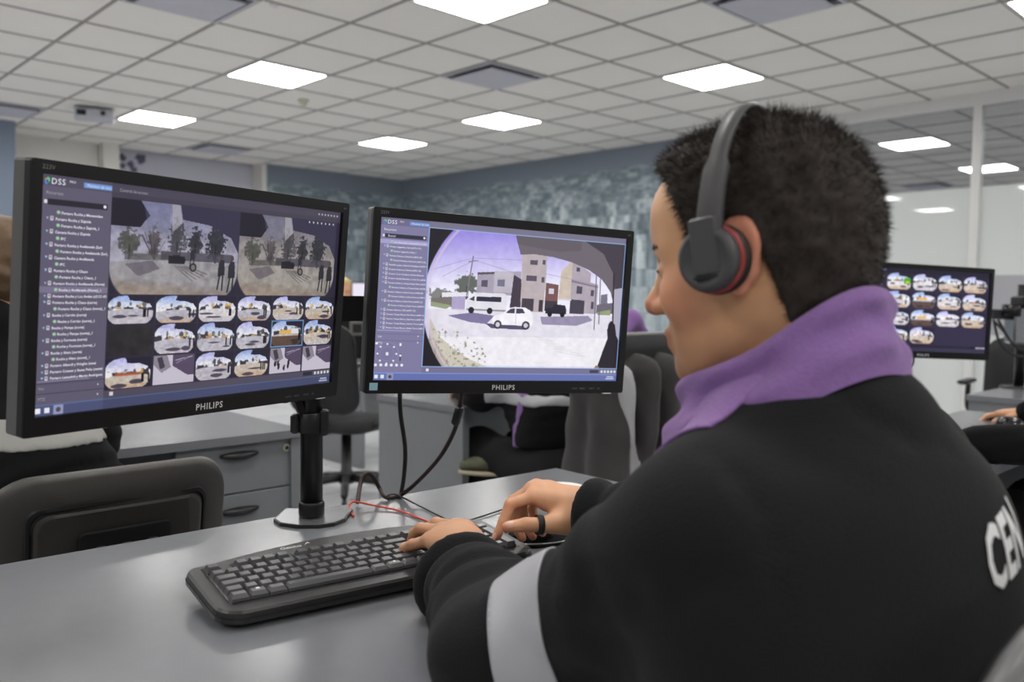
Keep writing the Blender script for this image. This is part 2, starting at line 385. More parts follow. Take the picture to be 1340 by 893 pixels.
# printed city mural
def mural_mat(name, swap):
    m = bpy.data.materials.new(name); m.use_nodes = True; nt = m.node_tree; b = nt.nodes['Principled BSDF']
    b.inputs['Roughness'].default_value = 0.6
    N = nt.nodes.new; Lk = nt.links.new
    tc = N('ShaderNodeTexCoord'); sp = N('ShaderNodeSeparateXYZ'); Lk(tc.outputs['Object'], sp.inputs[0])
    cb = N('ShaderNodeCombineXYZ'); Lk(sp.outputs[1 if swap else 0], cb.inputs[0]); Lk(sp.outputs[2], cb.inputs[1])
    def math_(op, a, v=None, bb=None):
        n = N('ShaderNodeMath'); n.operation = op
        if hasattr(a, 'is_linked') or not isinstance(a, (int, float)): Lk(a, n.inputs[0])
        else: n.inputs[0].default_value = a
        if bb is not None: Lk(bb, n.inputs[1])
        elif v is not None: n.inputs[1].default_value = v
        return n.outputs[0]
    def mapped(sx, sy):
        mp = N('ShaderNodeMapping'); mp.inputs['Scale'].default_value = (sx, sy, 1); Lk(cb.outputs[0], mp.inputs[0]); return mp.outputs[0]
    # skyline: ragged edge at about 2.68 m; plain printed sky band above
    no2 = N('ShaderNodeTexNoise'); no2.inputs['Scale'].default_value = 1; no2.inputs['Detail'].default_value = 6; Lk(mapped(2.2, 0.0), no2.inputs['Vector'])
    edge = math_('MULTIPLY_ADD', no2.outputs[0], 0.14); edge.node.inputs[2].default_value = 2.56
    hgt = math_('SUBTRACT', sp.outputs[2], bb=edge)
    # city blocks laid out in the print's own perspective: smaller towards its skyline
    q = math_('MULTIPLY_ADD', sp.outputs[2], -1.0); q.node.inputs[2].default_value = 3.05; q = math_('MAXIMUM', q, 0.08)
    uu = math_('ADD', sp.outputs[1 if swap else 0], 50.0); vv = math_('DIVIDE', 2.0, bb=q)
    cp = N('ShaderNodeCombineXYZ'); Lk(uu, cp.inputs[0]); Lk(vv, cp.inputs[1])
    def bricks(bw, rh, lo_, hi_, mortar, mo, vec):
        b_ = N('ShaderNodeTexBrick'); b_.inputs['Scale'].default_value = 1; b_.inputs['Brick Width'].default_value = bw; b_.inputs['Row Height'].default_value = rh; b_.inputs['Mortar Size'].default_value = mo; b_.offset = 0.37
        b_.inputs[1].default_value = (lo_,) * 3 + (1,); b_.inputs[2].default_value = (hi_,) * 3 + (1,); b_.inputs[3].default_value = (mortar,) * 3 + (1,); Lk(vec, b_.inputs[0]); return b_.outputs[0]
    a = math_('MULTIPLY', bricks(.15, .42, 0, 1, .1, .004, cp.outputs[0]), 0.44); a2 = math_('MULTIPLY', bricks(.071, .16, 0, 1, .4, .003, cp.outputs[0]), 0.40)
    a3 = math_('MULTIPLY', bricks(.05, .045, .2, .9, .8, .010, cb.outputs[0]), 0.14)
    no = N('ShaderNodeTexNoise'); no.inputs['Scale'].default_value = 1.3; no.inputs['Detail'].default_value = 6; Lk(mapped(3, 3), no.inputs['Vector']); a4 = math_('MULTIPLY', no.outputs[0], 0.5)
    s = math_('ADD', a, bb=a2); s = math_('ADD', s, bb=a3); s = math_('ADD', s, bb=a4); s = math_('SUBTRACT', s, 0.22)
    rp = N('ShaderNodeValToRGB'); e = rp.color_ramp.elements
    e[0].position = 0.18; e[0].color = srgb(92, 106, 114); e[1].position = 0.85; e[1].color = srgb(214, 224, 228)
    k = e.new(0.5); k.color = srgb(136, 152, 160)
    Lk(s, rp.inputs[0])
    mr = N('ShaderNodeMapRange'); mr.inputs[1].default_value = -0.02; mr.inputs[2].default_value = 0.03; Lk(hgt, mr.inputs[0])
    # distant haze: less contrast towards the skyline
    mh = N('ShaderNodeMapRange'); mh.inputs[1].default_value = -0.75; mh.inputs[2].default_value = 0.0; mh.inputs[3].default_value = 0; mh.inputs[4].default_value = 0.62; Lk(hgt, mh.inputs[0])
    mxh = N('ShaderNodeMix'); mxh.data_type = 'RGBA'; Lk(mh.outputs[0], mxh.inputs[0]); Lk(rp.outputs[0], mxh.inputs[6]); mxh.inputs[7].default_value = srgb(112, 126, 135)
    mx = N('ShaderNodeMix'); mx.data_type = 'RGBA'; Lk(mr.outputs[0], mx.inputs[0]); Lk(mxh.outputs[2], mx.inputs[6]); mx.inputs[7].default_value = srgb(126, 135, 147)
    Lk(mx.outputs[2], b.inputs['Base Color'])
    return m
M['mural_b'] = mural_mat('city_mural_back_mat', False)
M['mural_a'] = mural_mat('city_mural_side_mat', True)
slab('wall_back', 5.56, A_WALL + 0.1, B_WALL, B_WALL + 0.45, 0, ZC + 0.03, M['mural_b'])
slab('wall_back_pier', 5.50, 5.558, B_WALL - 0.001, B_WALL + 0.45, 0, ZC + 0.03, M['wall_white'])
slab('wall_back_lilac', 3.62, 5.50, 10.89, 11.05, 0, ZC + 0.03, M['wall_lilac'])
slab('wall_back_column', 3.47, 3.645, 10.54, 11.05, 0, ZC + 0.03, M['wall_white'])
slab('wall_back_white', 2.2, 3.47, 10.74, 11.05, 0, ZC + 0.03, M['wall_white'])
slab('wall_left', A0, 2.41, 9.94, 10.2, 0, ZC + 0.03, M['wall_blue'])
slab('wall_right', A_WALL, A_WALL + 0.1, 4.25, B_WALL, 0, ZC + 0.03, M['mural_a'])
# dark flower-like blots painted on the lilac wall
M['blot'] = mat('wall_blot_mat', srgb(96, 92, 112), 0.8)
wl = bpy.data.objects['wall_back_lilac']
for k, (x, y, s) in enumerate(((185, 208, .075), (171, 215, .05), (160, 206, .05), (175, 222, .05), (161, 217, .04))):
    d = ray(x, y); t = 10.885 / (d @ EB); P = CAM + d * t
    mb = MB(); n = 7
    pts = [((s * (0.65 + 0.45 * ((i * 5 + k * 3) % 4) / 3)) * math.cos(2 * math.pi * i / (2 * n)), (s * (0.65 + 0.45 * ((i * 7 + k) % 4) / 3)) * math.sin(2 * math.pi * i / (2 * n))) for i in range(2 * n)]
    mb.prism(pts, 0, 0.003)
    a = float(P @ EA); 
    o = mb.build('painted_leaf_blot', M['blot'], parent=wl); o.matrix_basis = Matrix.Translation((a, 10.889, P[2])) @ Matrix.Rotation(math.pi / 2, 4, 'X')

# ---- glass partition continuing the right wall
gm = bpy.data.materials.new('clear_glass_mat'); gm.use_nodes = True; nt = gm.node_tree
for n_ in list(nt.nodes): nt.nodes.remove(n_)
out = nt.nodes.new('ShaderNodeOutputMaterial'); tr = nt.nodes.new('ShaderNodeBsdfTransparent'); gl = nt.nodes.new('ShaderNodeBsdfGlossy'); mx = nt.nodes.new('ShaderNodeMixShader')
tr.inputs[0].default_value = (0.70, 0.72, 0.74, 1); gl.inputs['Roughness'].default_value = 0.015; gl.inputs[0].default_value = (0.9, 0.92, 0.95, 1); mx.inputs[0].default_value = 0.5
nt.links.new(tr.outputs[0], mx.inputs[1]); nt.links.new(gl.outputs[0], mx.inputs[2]); nt.links.new(mx.outputs[0], out.inputs[0])
M['glass'] = gm
M['frost'] = mat('frosted_film_mat', srgb(212, 217, 216), 0.7, coat=0.75, var=0.02, vscale=1.0)
M['frost'].node_tree.nodes['Principled BSDF'].inputs['Coat Roughness'].default_value = 0.02
M['frost'].node_tree.nodes['Principled BSDF'].inputs['Coat IOR'].default_value = 1.9
M['frost_grey'] = mat('grey_film_mat', srgb(166, 166, 172), 0.7, coat=0.5)
gp = empty('wall_right_glass', room_m(A_WALL, 0), kind='structure')
def gl_box(name, b0, b1, z0, z1, m, th=0.012, off=0.02): return MB().box(off, off + th, b0, b1, z0, z1).build(name, m, gp)
posts = [4.25, 2.53, 0.55, -1.4, -3.4]
for b1, b0 in zip(posts[:-1], posts[1:]):
    gl_box('window_pane', b0 + .03, b1 - .03, 2.10, ZC - 0.10, M['glass'])
    gl_box('frosted_film', b0 + .03, b1 - .03, 1.36, 2.10, M['frost'])
    gl_box('grey_film_stripe', b0 + .03, b1 - .03, 0.86, 1.36, M['frost_grey'])
    gl_box('frosted_film', b0 + .03, b1 - .03, 0.05, 0.86, M['frost'])
for b in posts:
    MB().box(-0.02, 0.06, b - 0.035, b + 0.035, 0, ZC - 0.09, 0.004).build('post', M['alu'], gp)
    MB().box(-0.026, -0.02, b - 0.006, b + 0.006, 0, ZC - 0.10).build('post_groove', M['white_metal'], gp)
MB().box(-0.03, 0.07, -3.4, 4.25, ZC - 0.10, ZC + 0.03).build('head_rail', M['alu'], gp)
MB().box(-0.03, 0.07, -3.4, 4.25, 0, 0.06).build('floor_rail', M['alu'], gp)
# the room behind the glass
slab('wall_beyond_glass', A_WALL + 3.0, A_WALL + 3.1, -3.4, 6, 0, ZC + 0.03, M['wall_white'])
# ================================================================== organic shapes: distance fields meshed by surface nets
def _v(p): return np.array(tuple(p), float)
class Field:
    def __init__(s, lo, hi, h):
        s.lo = np.array(lo, float); s.h = h
        s.n = np.ceil((np.array(hi, float) - s.lo) / h).astype(int) + 1
        ax = [s.lo[i] + h * np.arange(s.n[i]) for i in range(3)]
        s.P = np.stack(np.meshgrid(*ax, indexing='ij'), -1).astype(np.float32)
        s.d = np.full(s.n, 10.0, np.float32)
    def bb(s, lo, hi, pad):
        a = np.clip(np.floor((np.array(lo) - pad - s.lo) / s.h).astype(int), 0, s.n - 1)
        b = np.clip(np.ceil((np.array(hi) + pad - s.lo) / s.h).astype(int) + 1, 1, s.n)
        return tuple(slice(a[i], max(b[i], a[i] + 1)) for i in range(3))
    def join(s, sl, d, k, sub=False):
        D = s.d[sl]
        if sub:
            if k: h = np.clip(0.5 - 0.5 * (D + d) / k, 0, 1); s.d[sl] = D * (1 - h) - d * h + k * h * (1 - h)
            else: s.d[sl] = np.maximum(D, -d)
            return
        if k: h = np.clip(0.5 + 0.5 * (D - d) / k, 0, 1); s.d[sl] = D * (1 - h) + d * h - k * h * (1 - h)
        else: s.d[sl] = np.minimum(D, d)
    def cap(s, a, b, ra, rb=None, k=0.01, sub=False, pad=None):
        rb = ra if rb is None else rb; a, b = _v(a), _v(b); R = max(ra, rb)
        sl = s.bb(np.minimum(a, b) - R, np.maximum(a, b) + R, pad or (k * 1.5 + 0.03)); P = s.P[sl]
        ab = b - a; t = np.clip(((P - a) @ ab) / max(ab @ ab, 1e-9), 0, 1)
        s.join(sl, np.linalg.norm(P - a - t[..., None] * ab, axis=-1) - (ra + (rb - ra) * t), k, sub); return s
    def chain(s, pts, rs, k=0.01, kj=0.01):
        for i in range(len(pts) - 1): s.cap(pts[i], pts[i + 1], rs[i], rs[i + 1], k if i == 0 else kj)
        return s
    def ell(s, c, r, R=None, k=0.01, sub=False):
        c = _v(c); r = np.array(r, float); R = np.eye(3) if R is None else np.array(R)   # rows of R: local axes
        m = max(r); sl = s.bb(c - m, c + m, k * 1.5 + 0.03); q = (s.P[sl] - c) @ R.T
        k0 = np.linalg.norm(q / r, axis=-1); k1 = np.linalg.norm(q / (r * r), axis=-1)
        s.join(sl, (k0 * (k0 - 1) / np.maximum(k1, 1e-6)).astype(np.float32), k, sub); return s
    def copy(s):
        o = object.__new__(Field); o.lo, o.h, o.n, o.P, o.d = s.lo, s.h, s.n, s.P, s.d.copy(); return o
    def mesh(s):
        D = s.d; n = s.n; neg = D < 0
        cnt = sum(neg[i:n[0] - 1 + i, j:n[1] - 1 + j, k:n[2] - 1 + k].astype(np.int8) for i in (0, 1) for j in (0, 1) for k in (0, 1))
        act = (cnt > 0) & (cnt < 8); idx = np.full(act.shape, -1, np.int64); C = np.argwhere(act); idx[act] = np.arange(len(C))
        acc = np.zeros((len(C), 3)); num = np.zeros(len(C))
        cor = [(i, j, k) for i in (0, 1) for j in (0, 1) for k in (0, 1)]
        for p in range(8):
            for q in range(p + 1, 8):
                a, b = np.array(cor[p]), np.array(cor[q])
                if np.abs(a - b).sum() != 1: continue
                A = D[tuple((C + a).T)].astype(float); B = D[tuple((C + b).T)].astype(float); m = (A < 0) != (B < 0)
                t = np.where(m, A / np.where(m, A - B, 1), 0)
                acc += np.where(m[:, None], a + t[:, None] * (b - a), 0); num += m
        V = s.lo + s.h * (C + acc / num[:, None])
        F = []
        for ax in range(3):
            u, v = (ax + 1) % 3, (ax + 2) % 3
            sl0 = [slice(None)] * 3; sl1 = [slice(None)] * 3; sl0[ax] = slice(0, -1); sl1[ax] = slice(1, None)
            e = neg[tuple(sl0)] != neg[tuple(sl1)]; E = np.argwhere(e)
            ok = (E[:, u] > 0) & (E[:, v] > 0) & (E[:, u] < n[u] - 1) & (E[:, v] < n[v] - 1) & (E[:, ax] < n[ax] - 1); E = E[ok]
            du = np.zeros(3, int); du[u] = 1; dv = np.zeros(3, int); dv[v] = 1
            q = np.stack([idx[tuple((E - o).T)] for o in (du + dv, dv, 0 * du, du)], 1)
            fl = neg[tuple(E.T)]
            q[~fl] = q[~fl][:, ::-1]
            F.append(q)
        F = np.concatenate(F); F = F[(F >= 0).all(1)]
        return V, F
def np_mesh(name, V, F, smooth=True, colors=None, attr='Col'):
    me = bpy.data.meshes.new(name)
    me.vertices.add(len(V)); me.vertices.foreach_set('co', np.asarray(V, np.float32).ravel())
    F = np.asarray(F); k = F.shape[1]
    me.loops.add(F.size); me.loops.foreach_set('vertex_index', F.ravel().astype(np.int32))
    me.polygons.add(len(F)); me.polygons.foreach_set('loop_start', np.arange(0, F.size, k, dtype=np.int32))
    if smooth: me.polygons.foreach_set('use_smooth', np.ones(len(F), bool))
    me.update(calc_edges=True); me.validate()
    if colors is not None:
        ca = me.color_attributes.new(attr, 'FLOAT_COLOR', 'POINT')
        c4 = np.ones((len(V), 4), np.float32); c4[:, :3] = colors; ca.data.foreach_set('color', c4.ravel())
    return me
def relax(V, F, it=2, lam=0.5):
    for _ in range(it):
        acc = np.zeros_like(V); cnt = np.zeros(len(V))
        for i in range(4):
            a, b = F[:, i], F[:, (i + 1) % 4]
            np.add.at(acc, a, V[b]); np.add.at(acc, b, V[a]); np.add.at(cnt, a, 1); np.add.at(cnt, b, 1)
        V = V + lam * (acc / np.maximum(cnt, 1)[:, None] - V)
    return V
def field_obj(name, fld, m, root, colors=None, smooth_it=2, extra=None):
    V, F = fld.mesh(); V = relax(V, F, smooth_it)
    if extra is not None:
        parts = [(V, F)] + extra; off = 0; Vs = []; Fs = []
        for v, f in parts: Vs.append(v); Fs.append(f + off); off += len(v)
        V, F = np.concatenate(Vs), np.concatenate(Fs)
    me = np_mesh(name, V, F, True, colors(V) if colors else None); me.materials.append(m)
    o = bpy.data.objects.new(name, me); COL.objects.link(o)
    if root is not None: o.parent = root; o.matrix_basis = root.matrix_world.inverted()
    return o, V, F
def noise3(P, s, seed=0):
    """cheap smooth noise in [-1,1]"""
    r = np.random.RandomState(seed); out = np.zeros(P.shape[:-1])
    for i in range(6):
        k = r.normal(size=3); k = k / np.linalg.norm(k) * s * (0.6 + r.rand()); out = out + np.sin(P @ k + r.rand() * 6.28)
    return out / 3.0
# ================================================================== DESKS
def desk(label, a0, a1, b0, b1, rot=0.0, panels=True, pivot=None, right_panel=True, left_panel=True, group='grey office desks'):
    """origin at the back right corner of the top"""
    r = empty('office_desk', room_m(a1, b1, 0, rot), label, 'desk', group)
    L, Dp = a1 - a0, b1 - b0
    MB().box(-L, 0, -Dp, 0, ZD - 0.002, ZD).build('desk_surface', M['desk'], r)
    MB().box(-L, 0, -Dp, 0, ZD - 0.024, ZD - 0.0021).build('edge_band', M['desk_edge'], r)
    if right_panel: MB().box(-0.035, -0.005, -Dp + .01, -.01, 0, ZD - 0.025).build('side_panel', M['desk_panel'], r)
    if left_panel: MB().box(-L + .005, -L + .035, -Dp + .01, -.01, 0, ZD - 0.025).build('side_panel', M['desk_panel'], r)
    MB().box(-L + .036, -.036, -.10, -.08, 0.25, ZD - 0.025).build('modesty_panel', M['desk_panel'], r)
    return r
D1 = desk('grey laminate desk in front carrying the keyboard and the monitor stand', -0.55, 1.44, 0.57, 1.352, rot=-0.041)
D2 = desk('grey desk with drawer unit behind the left monitor', -0.6, 1.29, 2.24, 2.82)
D3 = desk('grey desk with tall side panel seen under the right monitor', 1.965, 3.75, 2.30, 2.84)
D4 = desk('grey desk at the right edge under the hand on the mouse', 1.95, 3.36, 0.67, 1.10)
D5 = desk('grey desk at the right edge carrying the cluttered monitor pole', 3.92, 5.3, 0.35, 1.28)

# drawer unit under desk 2
r = empty('drawer_unit', room_m(0.915, 2.262, 0), 'grey two-drawer pedestal with black handles and a lock', 'drawer unit')
MB().box(0, 0.365, 0.02, 0.48, 0.03, ZD - 0.0255).build('body', M['desk_panel'], r)
z1 = ZD - 0.045
for k, (za, zb) in enumerate(((0.574, .714), (0.40, 0.570), (0.04, 0.396))):
    dr = MB().box(0.002, 0.363, 0.0, 0.019, za, zb, 0.002).build('drawer', M['desk_panel'], r)
    zc = zb - (0.030 if k == 0 else .045); pts = []
    hd = MB(); n = 12
    rings = []
    for i in range(n + 1):
        t = i / n; x = 0.125 + 0.115 * t; s = math.sin(math.pi * (0.04 + 0.92 * t)) ** 0.6
        rings.append([(x, 0.001, zc - 0.012 * s), (x, -0.018 * s, zc - 0.013 * s), (x, -0.022 * s, zc + 0.002), (x, 0.001, zc + 0.009 * s)])
    hd.loft(rings).build('handle', M['black'], dr)
    if k == 0:
        lk = MB().tube([(0.330, 0.0, zb - 0.028), (0.330, -0.004, zb - 0.028)], 0.011, 16).build('lock', M['cream'], dr)
        MB().tube([(0.330, -0.0035, zb - 0.028), (0.330, -0.005, zb - 0.028)], 0.006, 12).build('keyhole', M['black'], dr)

# ================================================================== MONITORS
MW, MH = 0.4766, 0.2681           # lit area
BZ, BT, BB = 0.0135, 0.016, 0.0225
def monitor(center, head, tilt, roll, label, screen_me, texts, full=True):
    n = Vector((math.cos(tilt) * math.cos(head), math.cos(tilt) * math.sin(head), math.sin(tilt)))
    rx = Vector((0, 0, 1)).cross(n).normalized(); up = n.cross(rx)
    X = rx * math.cos(roll) + up * math.sin(roll); Y = up * math.cos(roll) - rx * math.sin(roll)
    m = Matrix((X, Y, n)).transposed().to_4x4(); m.translation = Vector(center)
    r = empty('monitor', m, label, 'monitor', 'black wide-screen monitors')
    x0, x1, y0, y1 = -MW / 2 - BZ, MW / 2 + BZ, -MH / 2 - BB, MH / 2 + BT
    fr = MB(); o_ = rrect(x0, x1, y0, y1, 0.004, 3); i_ = rrect(-MW / 2, MW / 2, -MH / 2, MH / 2, 0.0005, 3)
    k = len(o_)
    fr.loft([[(x, y, z) for x, y in o_] for z in (-0.006, 0.0042)] + [[(x * 0.998, y * 0.997, 0.006) for x, y in o_]] + [[(x, y, 0.006) for x, y in i_], [(x, y, -0.001) for x, y in i_]], cap=False, smooth=False)
    fr.build('bezel', M['bezel'], r)
    sh = MB(); sh.loft([[(x, y, z) for x, y in o_] for z in (-0.006, -0.026)] + [[(x * s, y * s, z) for x, y in o_] for s, z in ((0.96, -0.034), (0.6, -0.046))], smooth=False)
    sh.build('back_shell', M['bezel_side'], r)
    so = link('screen', screen_me, None); so.parent = r; so.location = (0, 0, 0.0002)
    if full:
        MB().box(-0.06, 0.06, -0.06, 0.06, -0.056, -0.046, 0.002).build('mount_plate', M['dark_metal'], r)
    lg = text_mesh([('PHILIPS', 0, y0 + 0.0068, 0.0122, 0.008, 'CENTER', 1.16)], 'l', 0.0001).build('brand_lettering', M['print_white'], r, Matrix.Translation((0, 0, 0.0062)), fix=False)
    if texts: 
        for name, mb, mt in texts:
            tag(mb.build(name, mt, r, Matrix.Translation((-MW / 2, MH / 2, 0.0006)), fix=False), kind='stuff')
    if full:
        t = text_mesh([('223V', x0 + 0.012, y1 - 0.0105, 0.007, 0.0), ('HD', x1 - 0.014, y1 - 0.0105, 0.0045, 0.0)] + [(s_, x1 - q, y0 + 0.0075, 0.004) for s_, q in (('AUTO', .112), ('MENU', .095), ('INPUT', .075), ('OK', .058))], 't')
        tag(t.build('bezel_lettering', M['print_grey'], r, Matrix.Translation((0, 0, 0.0062)), fix=False), kind='stuff')
        MB().box(x1 - 0.044, x1 - 0.026, y0 - 0.0012, y0 + 0.0008, 0.001, 0.0058).build('power_light', M['white_gloss'], r)
        b = MB()
        for q in (.11, .093, .073, .056, .035): b.box(x1 - q, x1 - q + .009, y0 - .0015, y0, -0.003, 0.002)
        b.build('button_strip', M['black'], r)
    return r, m

# ---- a small rasteriser for what the screens show
class Img:
    def __init__(s, w, h, bg): s.w, s.h = w, h; s.a = np.ones((h, w, 3)) * np.array(bg, float); y, x = np.mgrid[0:h, 0:w]; s.x = (x + .5) / w; s.y = (y + .5) / h
    def mix(s, m, c): s.a += m[..., None] * (np.array(c, float) - s.a)
    def rect(s, x0, y0, x1, y1, c, al=1.0):
        e = 0.6
        m = np.clip((s.x - x0) * s.w + e, 0, 1) * np.clip((x1 - s.x) * s.w + e, 0, 1) * np.clip((s.y - y0) * s.h + e, 0, 1) * np.clip((y1 - s.y) * s.h + e, 0, 1); s.mix(m * al, c)
    def ell(s, cx, cy, rx, ry, c, al=1.0):
        d = np.sqrt(((s.x - cx) / rx) ** 2 + ((s.y - cy) / ry) ** 2); s.mix(np.clip((1 - d) * min(rx * s.w, ry * s.h) + .5, 0, 1) * al, c)
    def poly(s, pts, c, al=1.0):
        ins = np.zeros(s.x.shape, bool); n = len(pts)
        for i in range(n):
            (xa, ya), (xb, yb) = pts[i], pts[(i + 1) % n]
            if ya == yb: continue
            ins ^= ((ya > s.y) != (yb > s.y)) & (s.x < (xb - xa) * (s.y - ya) / (yb - ya) + xa)
        s.mix(ins * al, c)
    def line(s, xa, ya, xb, yb, wd, c, al=1.0):
        asp = s.h / s.w
        px, py = s.x - xa, (s.y - ya) * asp; dx, dy = xb - xa, (yb - ya) * asp; t = np.clip((px * dx + py * dy) / (dx * dx + dy * dy + 1e-12), 0, 1)
        d = np.hypot(px - t * dx, py - t * dy); s.mix(np.clip((wd / 2 - d) * s.w + .5, 0, 1) * al, c)
    def paste(s, im, x0, y0, x1, y1):
        X0, X1, Y0, Y1 = int(round(x0 * s.w)), int(round(x1 * s.w)), int(round(y0 * s.h)), int(round(y1 * s.h))
        yy = np.clip(((np.arange(Y0, Y1) - Y0 + .5) / (Y1 - Y0) * im.h).astype(int), 0, im.h - 1); xx = np.clip(((np.arange(X0, X1) - X0 + .5) / (X1 - X0) * im.w).astype(int), 0, im.w - 1)
        s.a[Y0:Y1, X0:X1] = im.a[yy][:, xx]
def fbm(w, h, sx, sy, seed, oc=4):
    r = np.random.RandomState(seed); out = np.zeros((h, w)); amp = 1; tot = 0
    for o in range(oc):
        gx, gy = max(2, int(sx * 2 ** o) + 2), max(2, int(sy * 2 ** o) + 2); g = r.rand(gy, gx)
        X = np.linspace(0, gx - 1.001, w); Y = np.linspace(0, gy - 1.001, h); xi = X.astype(int); yi = Y.astype(int); fx = X - xi; fy = (Y - yi)[:, None]; fx = fx * fx * (3 - 2 * fx); fy = fy * fy * (3 - 2 * fy)
        v = (g[yi][:, xi] * (1 - fx) + g[yi][:, xi + 1] * fx) * (1 - fy) + (g[yi + 1][:, xi] * (1 - fx) + g[yi + 1][:, xi + 1] * fx) * fy
        out += amp * v; tot += amp; amp *= .5
    return out / tot
C255 = lambda *c: np.array(c, float) / 255
DARK = C255(40, 36, 54)
def fisheye_mask(im, cx, cy, rx, ry, notch=None, bg=DARK, p=2.6):
    d = (np.abs(im.x - cx) / rx) ** p + (np.abs(im.y - cy) / ry) ** p
    m = np.clip((d - 1) * 14, 0, 1); im.mix(m, bg)
    if notch: im.poly(notch, bg)
def street(seed, w=110, h=62, kind=0):
    r = np.random.RandomState(seed); im = Img(w, h, C255(206, 208, 236))
    sky = C255(150, 170, 220) if r.rand() < .5 else C255(176, 176, 224)
    im.a = sky + (C255(238, 238, 248) - sky) * np.clip(im.y / .5, 0, 1)[..., None] * np.ones((h, w, 1))
    hz = 0.46 + r.rand() * .08
    tr = fbm(w, h, 9, 3, seed); sk = fbm(w, 1, 8, 1, seed + 5)[0]
    im.mix(np.clip((im.y - (hz - .04 - .22 * sk[None, :] ** 2)) * 40, 0, 1) * np.clip((tr - .38) * 6, 0, 1), C255(70, 66, 72))
    for k in range(5):
        x = .15 + .7 * r.rand(); c = [C255(214, 176, 96), C255(96, 92, 78), C255(70, 66, 66), C255(226, 222, 226)][r.randint(4)]
        im.ell(x, hz - .07 - .1 * r.rand(), .02 + .04 * r.rand(), .05 + .08 * r.rand(), c, .8)
    for k in range(3):
        x = .12 + .7 * r.rand(); im.rect(x, hz - .06, x + .08 + .08 * r.rand(), hz + .02, [C255(228, 226, 232), C255(200, 160, 110), C255(90, 84, 90)][r.randint(3)], .85)
    bow = hz + .08 * (2 * np.abs(im.x - .5)) ** 2
    gr = [C255(198, 186, 174), C255(188, 184, 194), C255(212, 208, 212)][r.randint(3)]
    im.mix(np.clip((im.y - bow) * 60, 0, 1), gr)
    im.mix(np.clip((im.y - bow - .30) * 30, 0, 1) * .7, C255(196, 166, 138) if r.rand() < .5 else C255(196, 190, 196))
    im.a *= (0.86 + .28 * fbm(w, h, 14, 10, seed + 9))[..., None]
    for k in range(2):
        x, y = .1 + .7 * r.rand(), hz + .08 + .3 * r.rand(); im.ell(x + .1, y + .05, .1 + .1 * r.rand(), .03 + .05 * r.rand(), C255(70, 64, 80), .85)
    if kind == 1: im.rect(.25, hz - .12, .62, hz + .02, C255(226, 180, 96)); im.rect(0, hz + .12, 1, 1, C255(70, 50, 44), .75); im.rect(.62, hz - .18, .85, hz + .03, C255(222, 220, 228))
    if kind == 2: im.rect(.2, hz - .04, .75, hz + .05, C255(170, 92, 70), .9)
    for k in range(3):
        x = .75 + .2 * r.rand(); im.rect(x, hz + .02, x + .03, hz + .3, C255(34, 30, 38))
    im.a = np.clip((im.a - .45) * 1.15 + .45, 0, 1)
    fisheye_mask(im, .48, .54, .50, .54, [(.40 + .1 * r.rand(), 0), (1, 0), (1, .5), (.9, .3), (.7, .2), (.46, .18)])
    return im
def interior(seed, w=110, h=62):
    im = Img(w, h, C255(214, 206, 222)); r = np.random.RandomState(seed)
    im.poly([(0, 0), (.32, 0), (.42, .42), (.2, .6), (0, .3)], C255(150, 142, 156)); im.poly([(.08, .08), (.2, .05), (.28, .4), (.16, .48)], C255(70, 64, 76))
    im.poly([(.45, 0), (1, 0), (1, .75), (.85, .75), (.46, .38)], C255(92, 78, 104)); im.line(.5, .2, .95, .08, .012, C255(206, 200, 220)); im.line(.52, .3, .9, .1, .01, C255(180, 172, 196))
    for k in range(0 if seed % 2 else 7):
        x, y = .1 + .5 * r.rand(), .5 + .35 * r.rand(); im.ell(x, y, .035, .1, C255(46, 40, 50)); im.ell(x + .02, y - .1, .02, .035, C255(60, 50, 56))
    return im
def tree(im, x, yb, yt, wd, c, seed, al=.9):
    f = fbm(im.w, im.h, 60, 40, seed); dd = np.sqrt(((im.x - x) / wd) ** 2 + ((im.y - (yt + yb) / 2 + (yb - yt) * .05) / ((yb - yt) * .5)) ** 2)
    im.mix(np.clip((1.15 - dd + (f - .5) * 1.8) * 4, 0, 1) * al * (im.y < yb), c); im.rect(x - .006, (yt + yb) / 2, x + .006, yb + .03, c * .7, al)
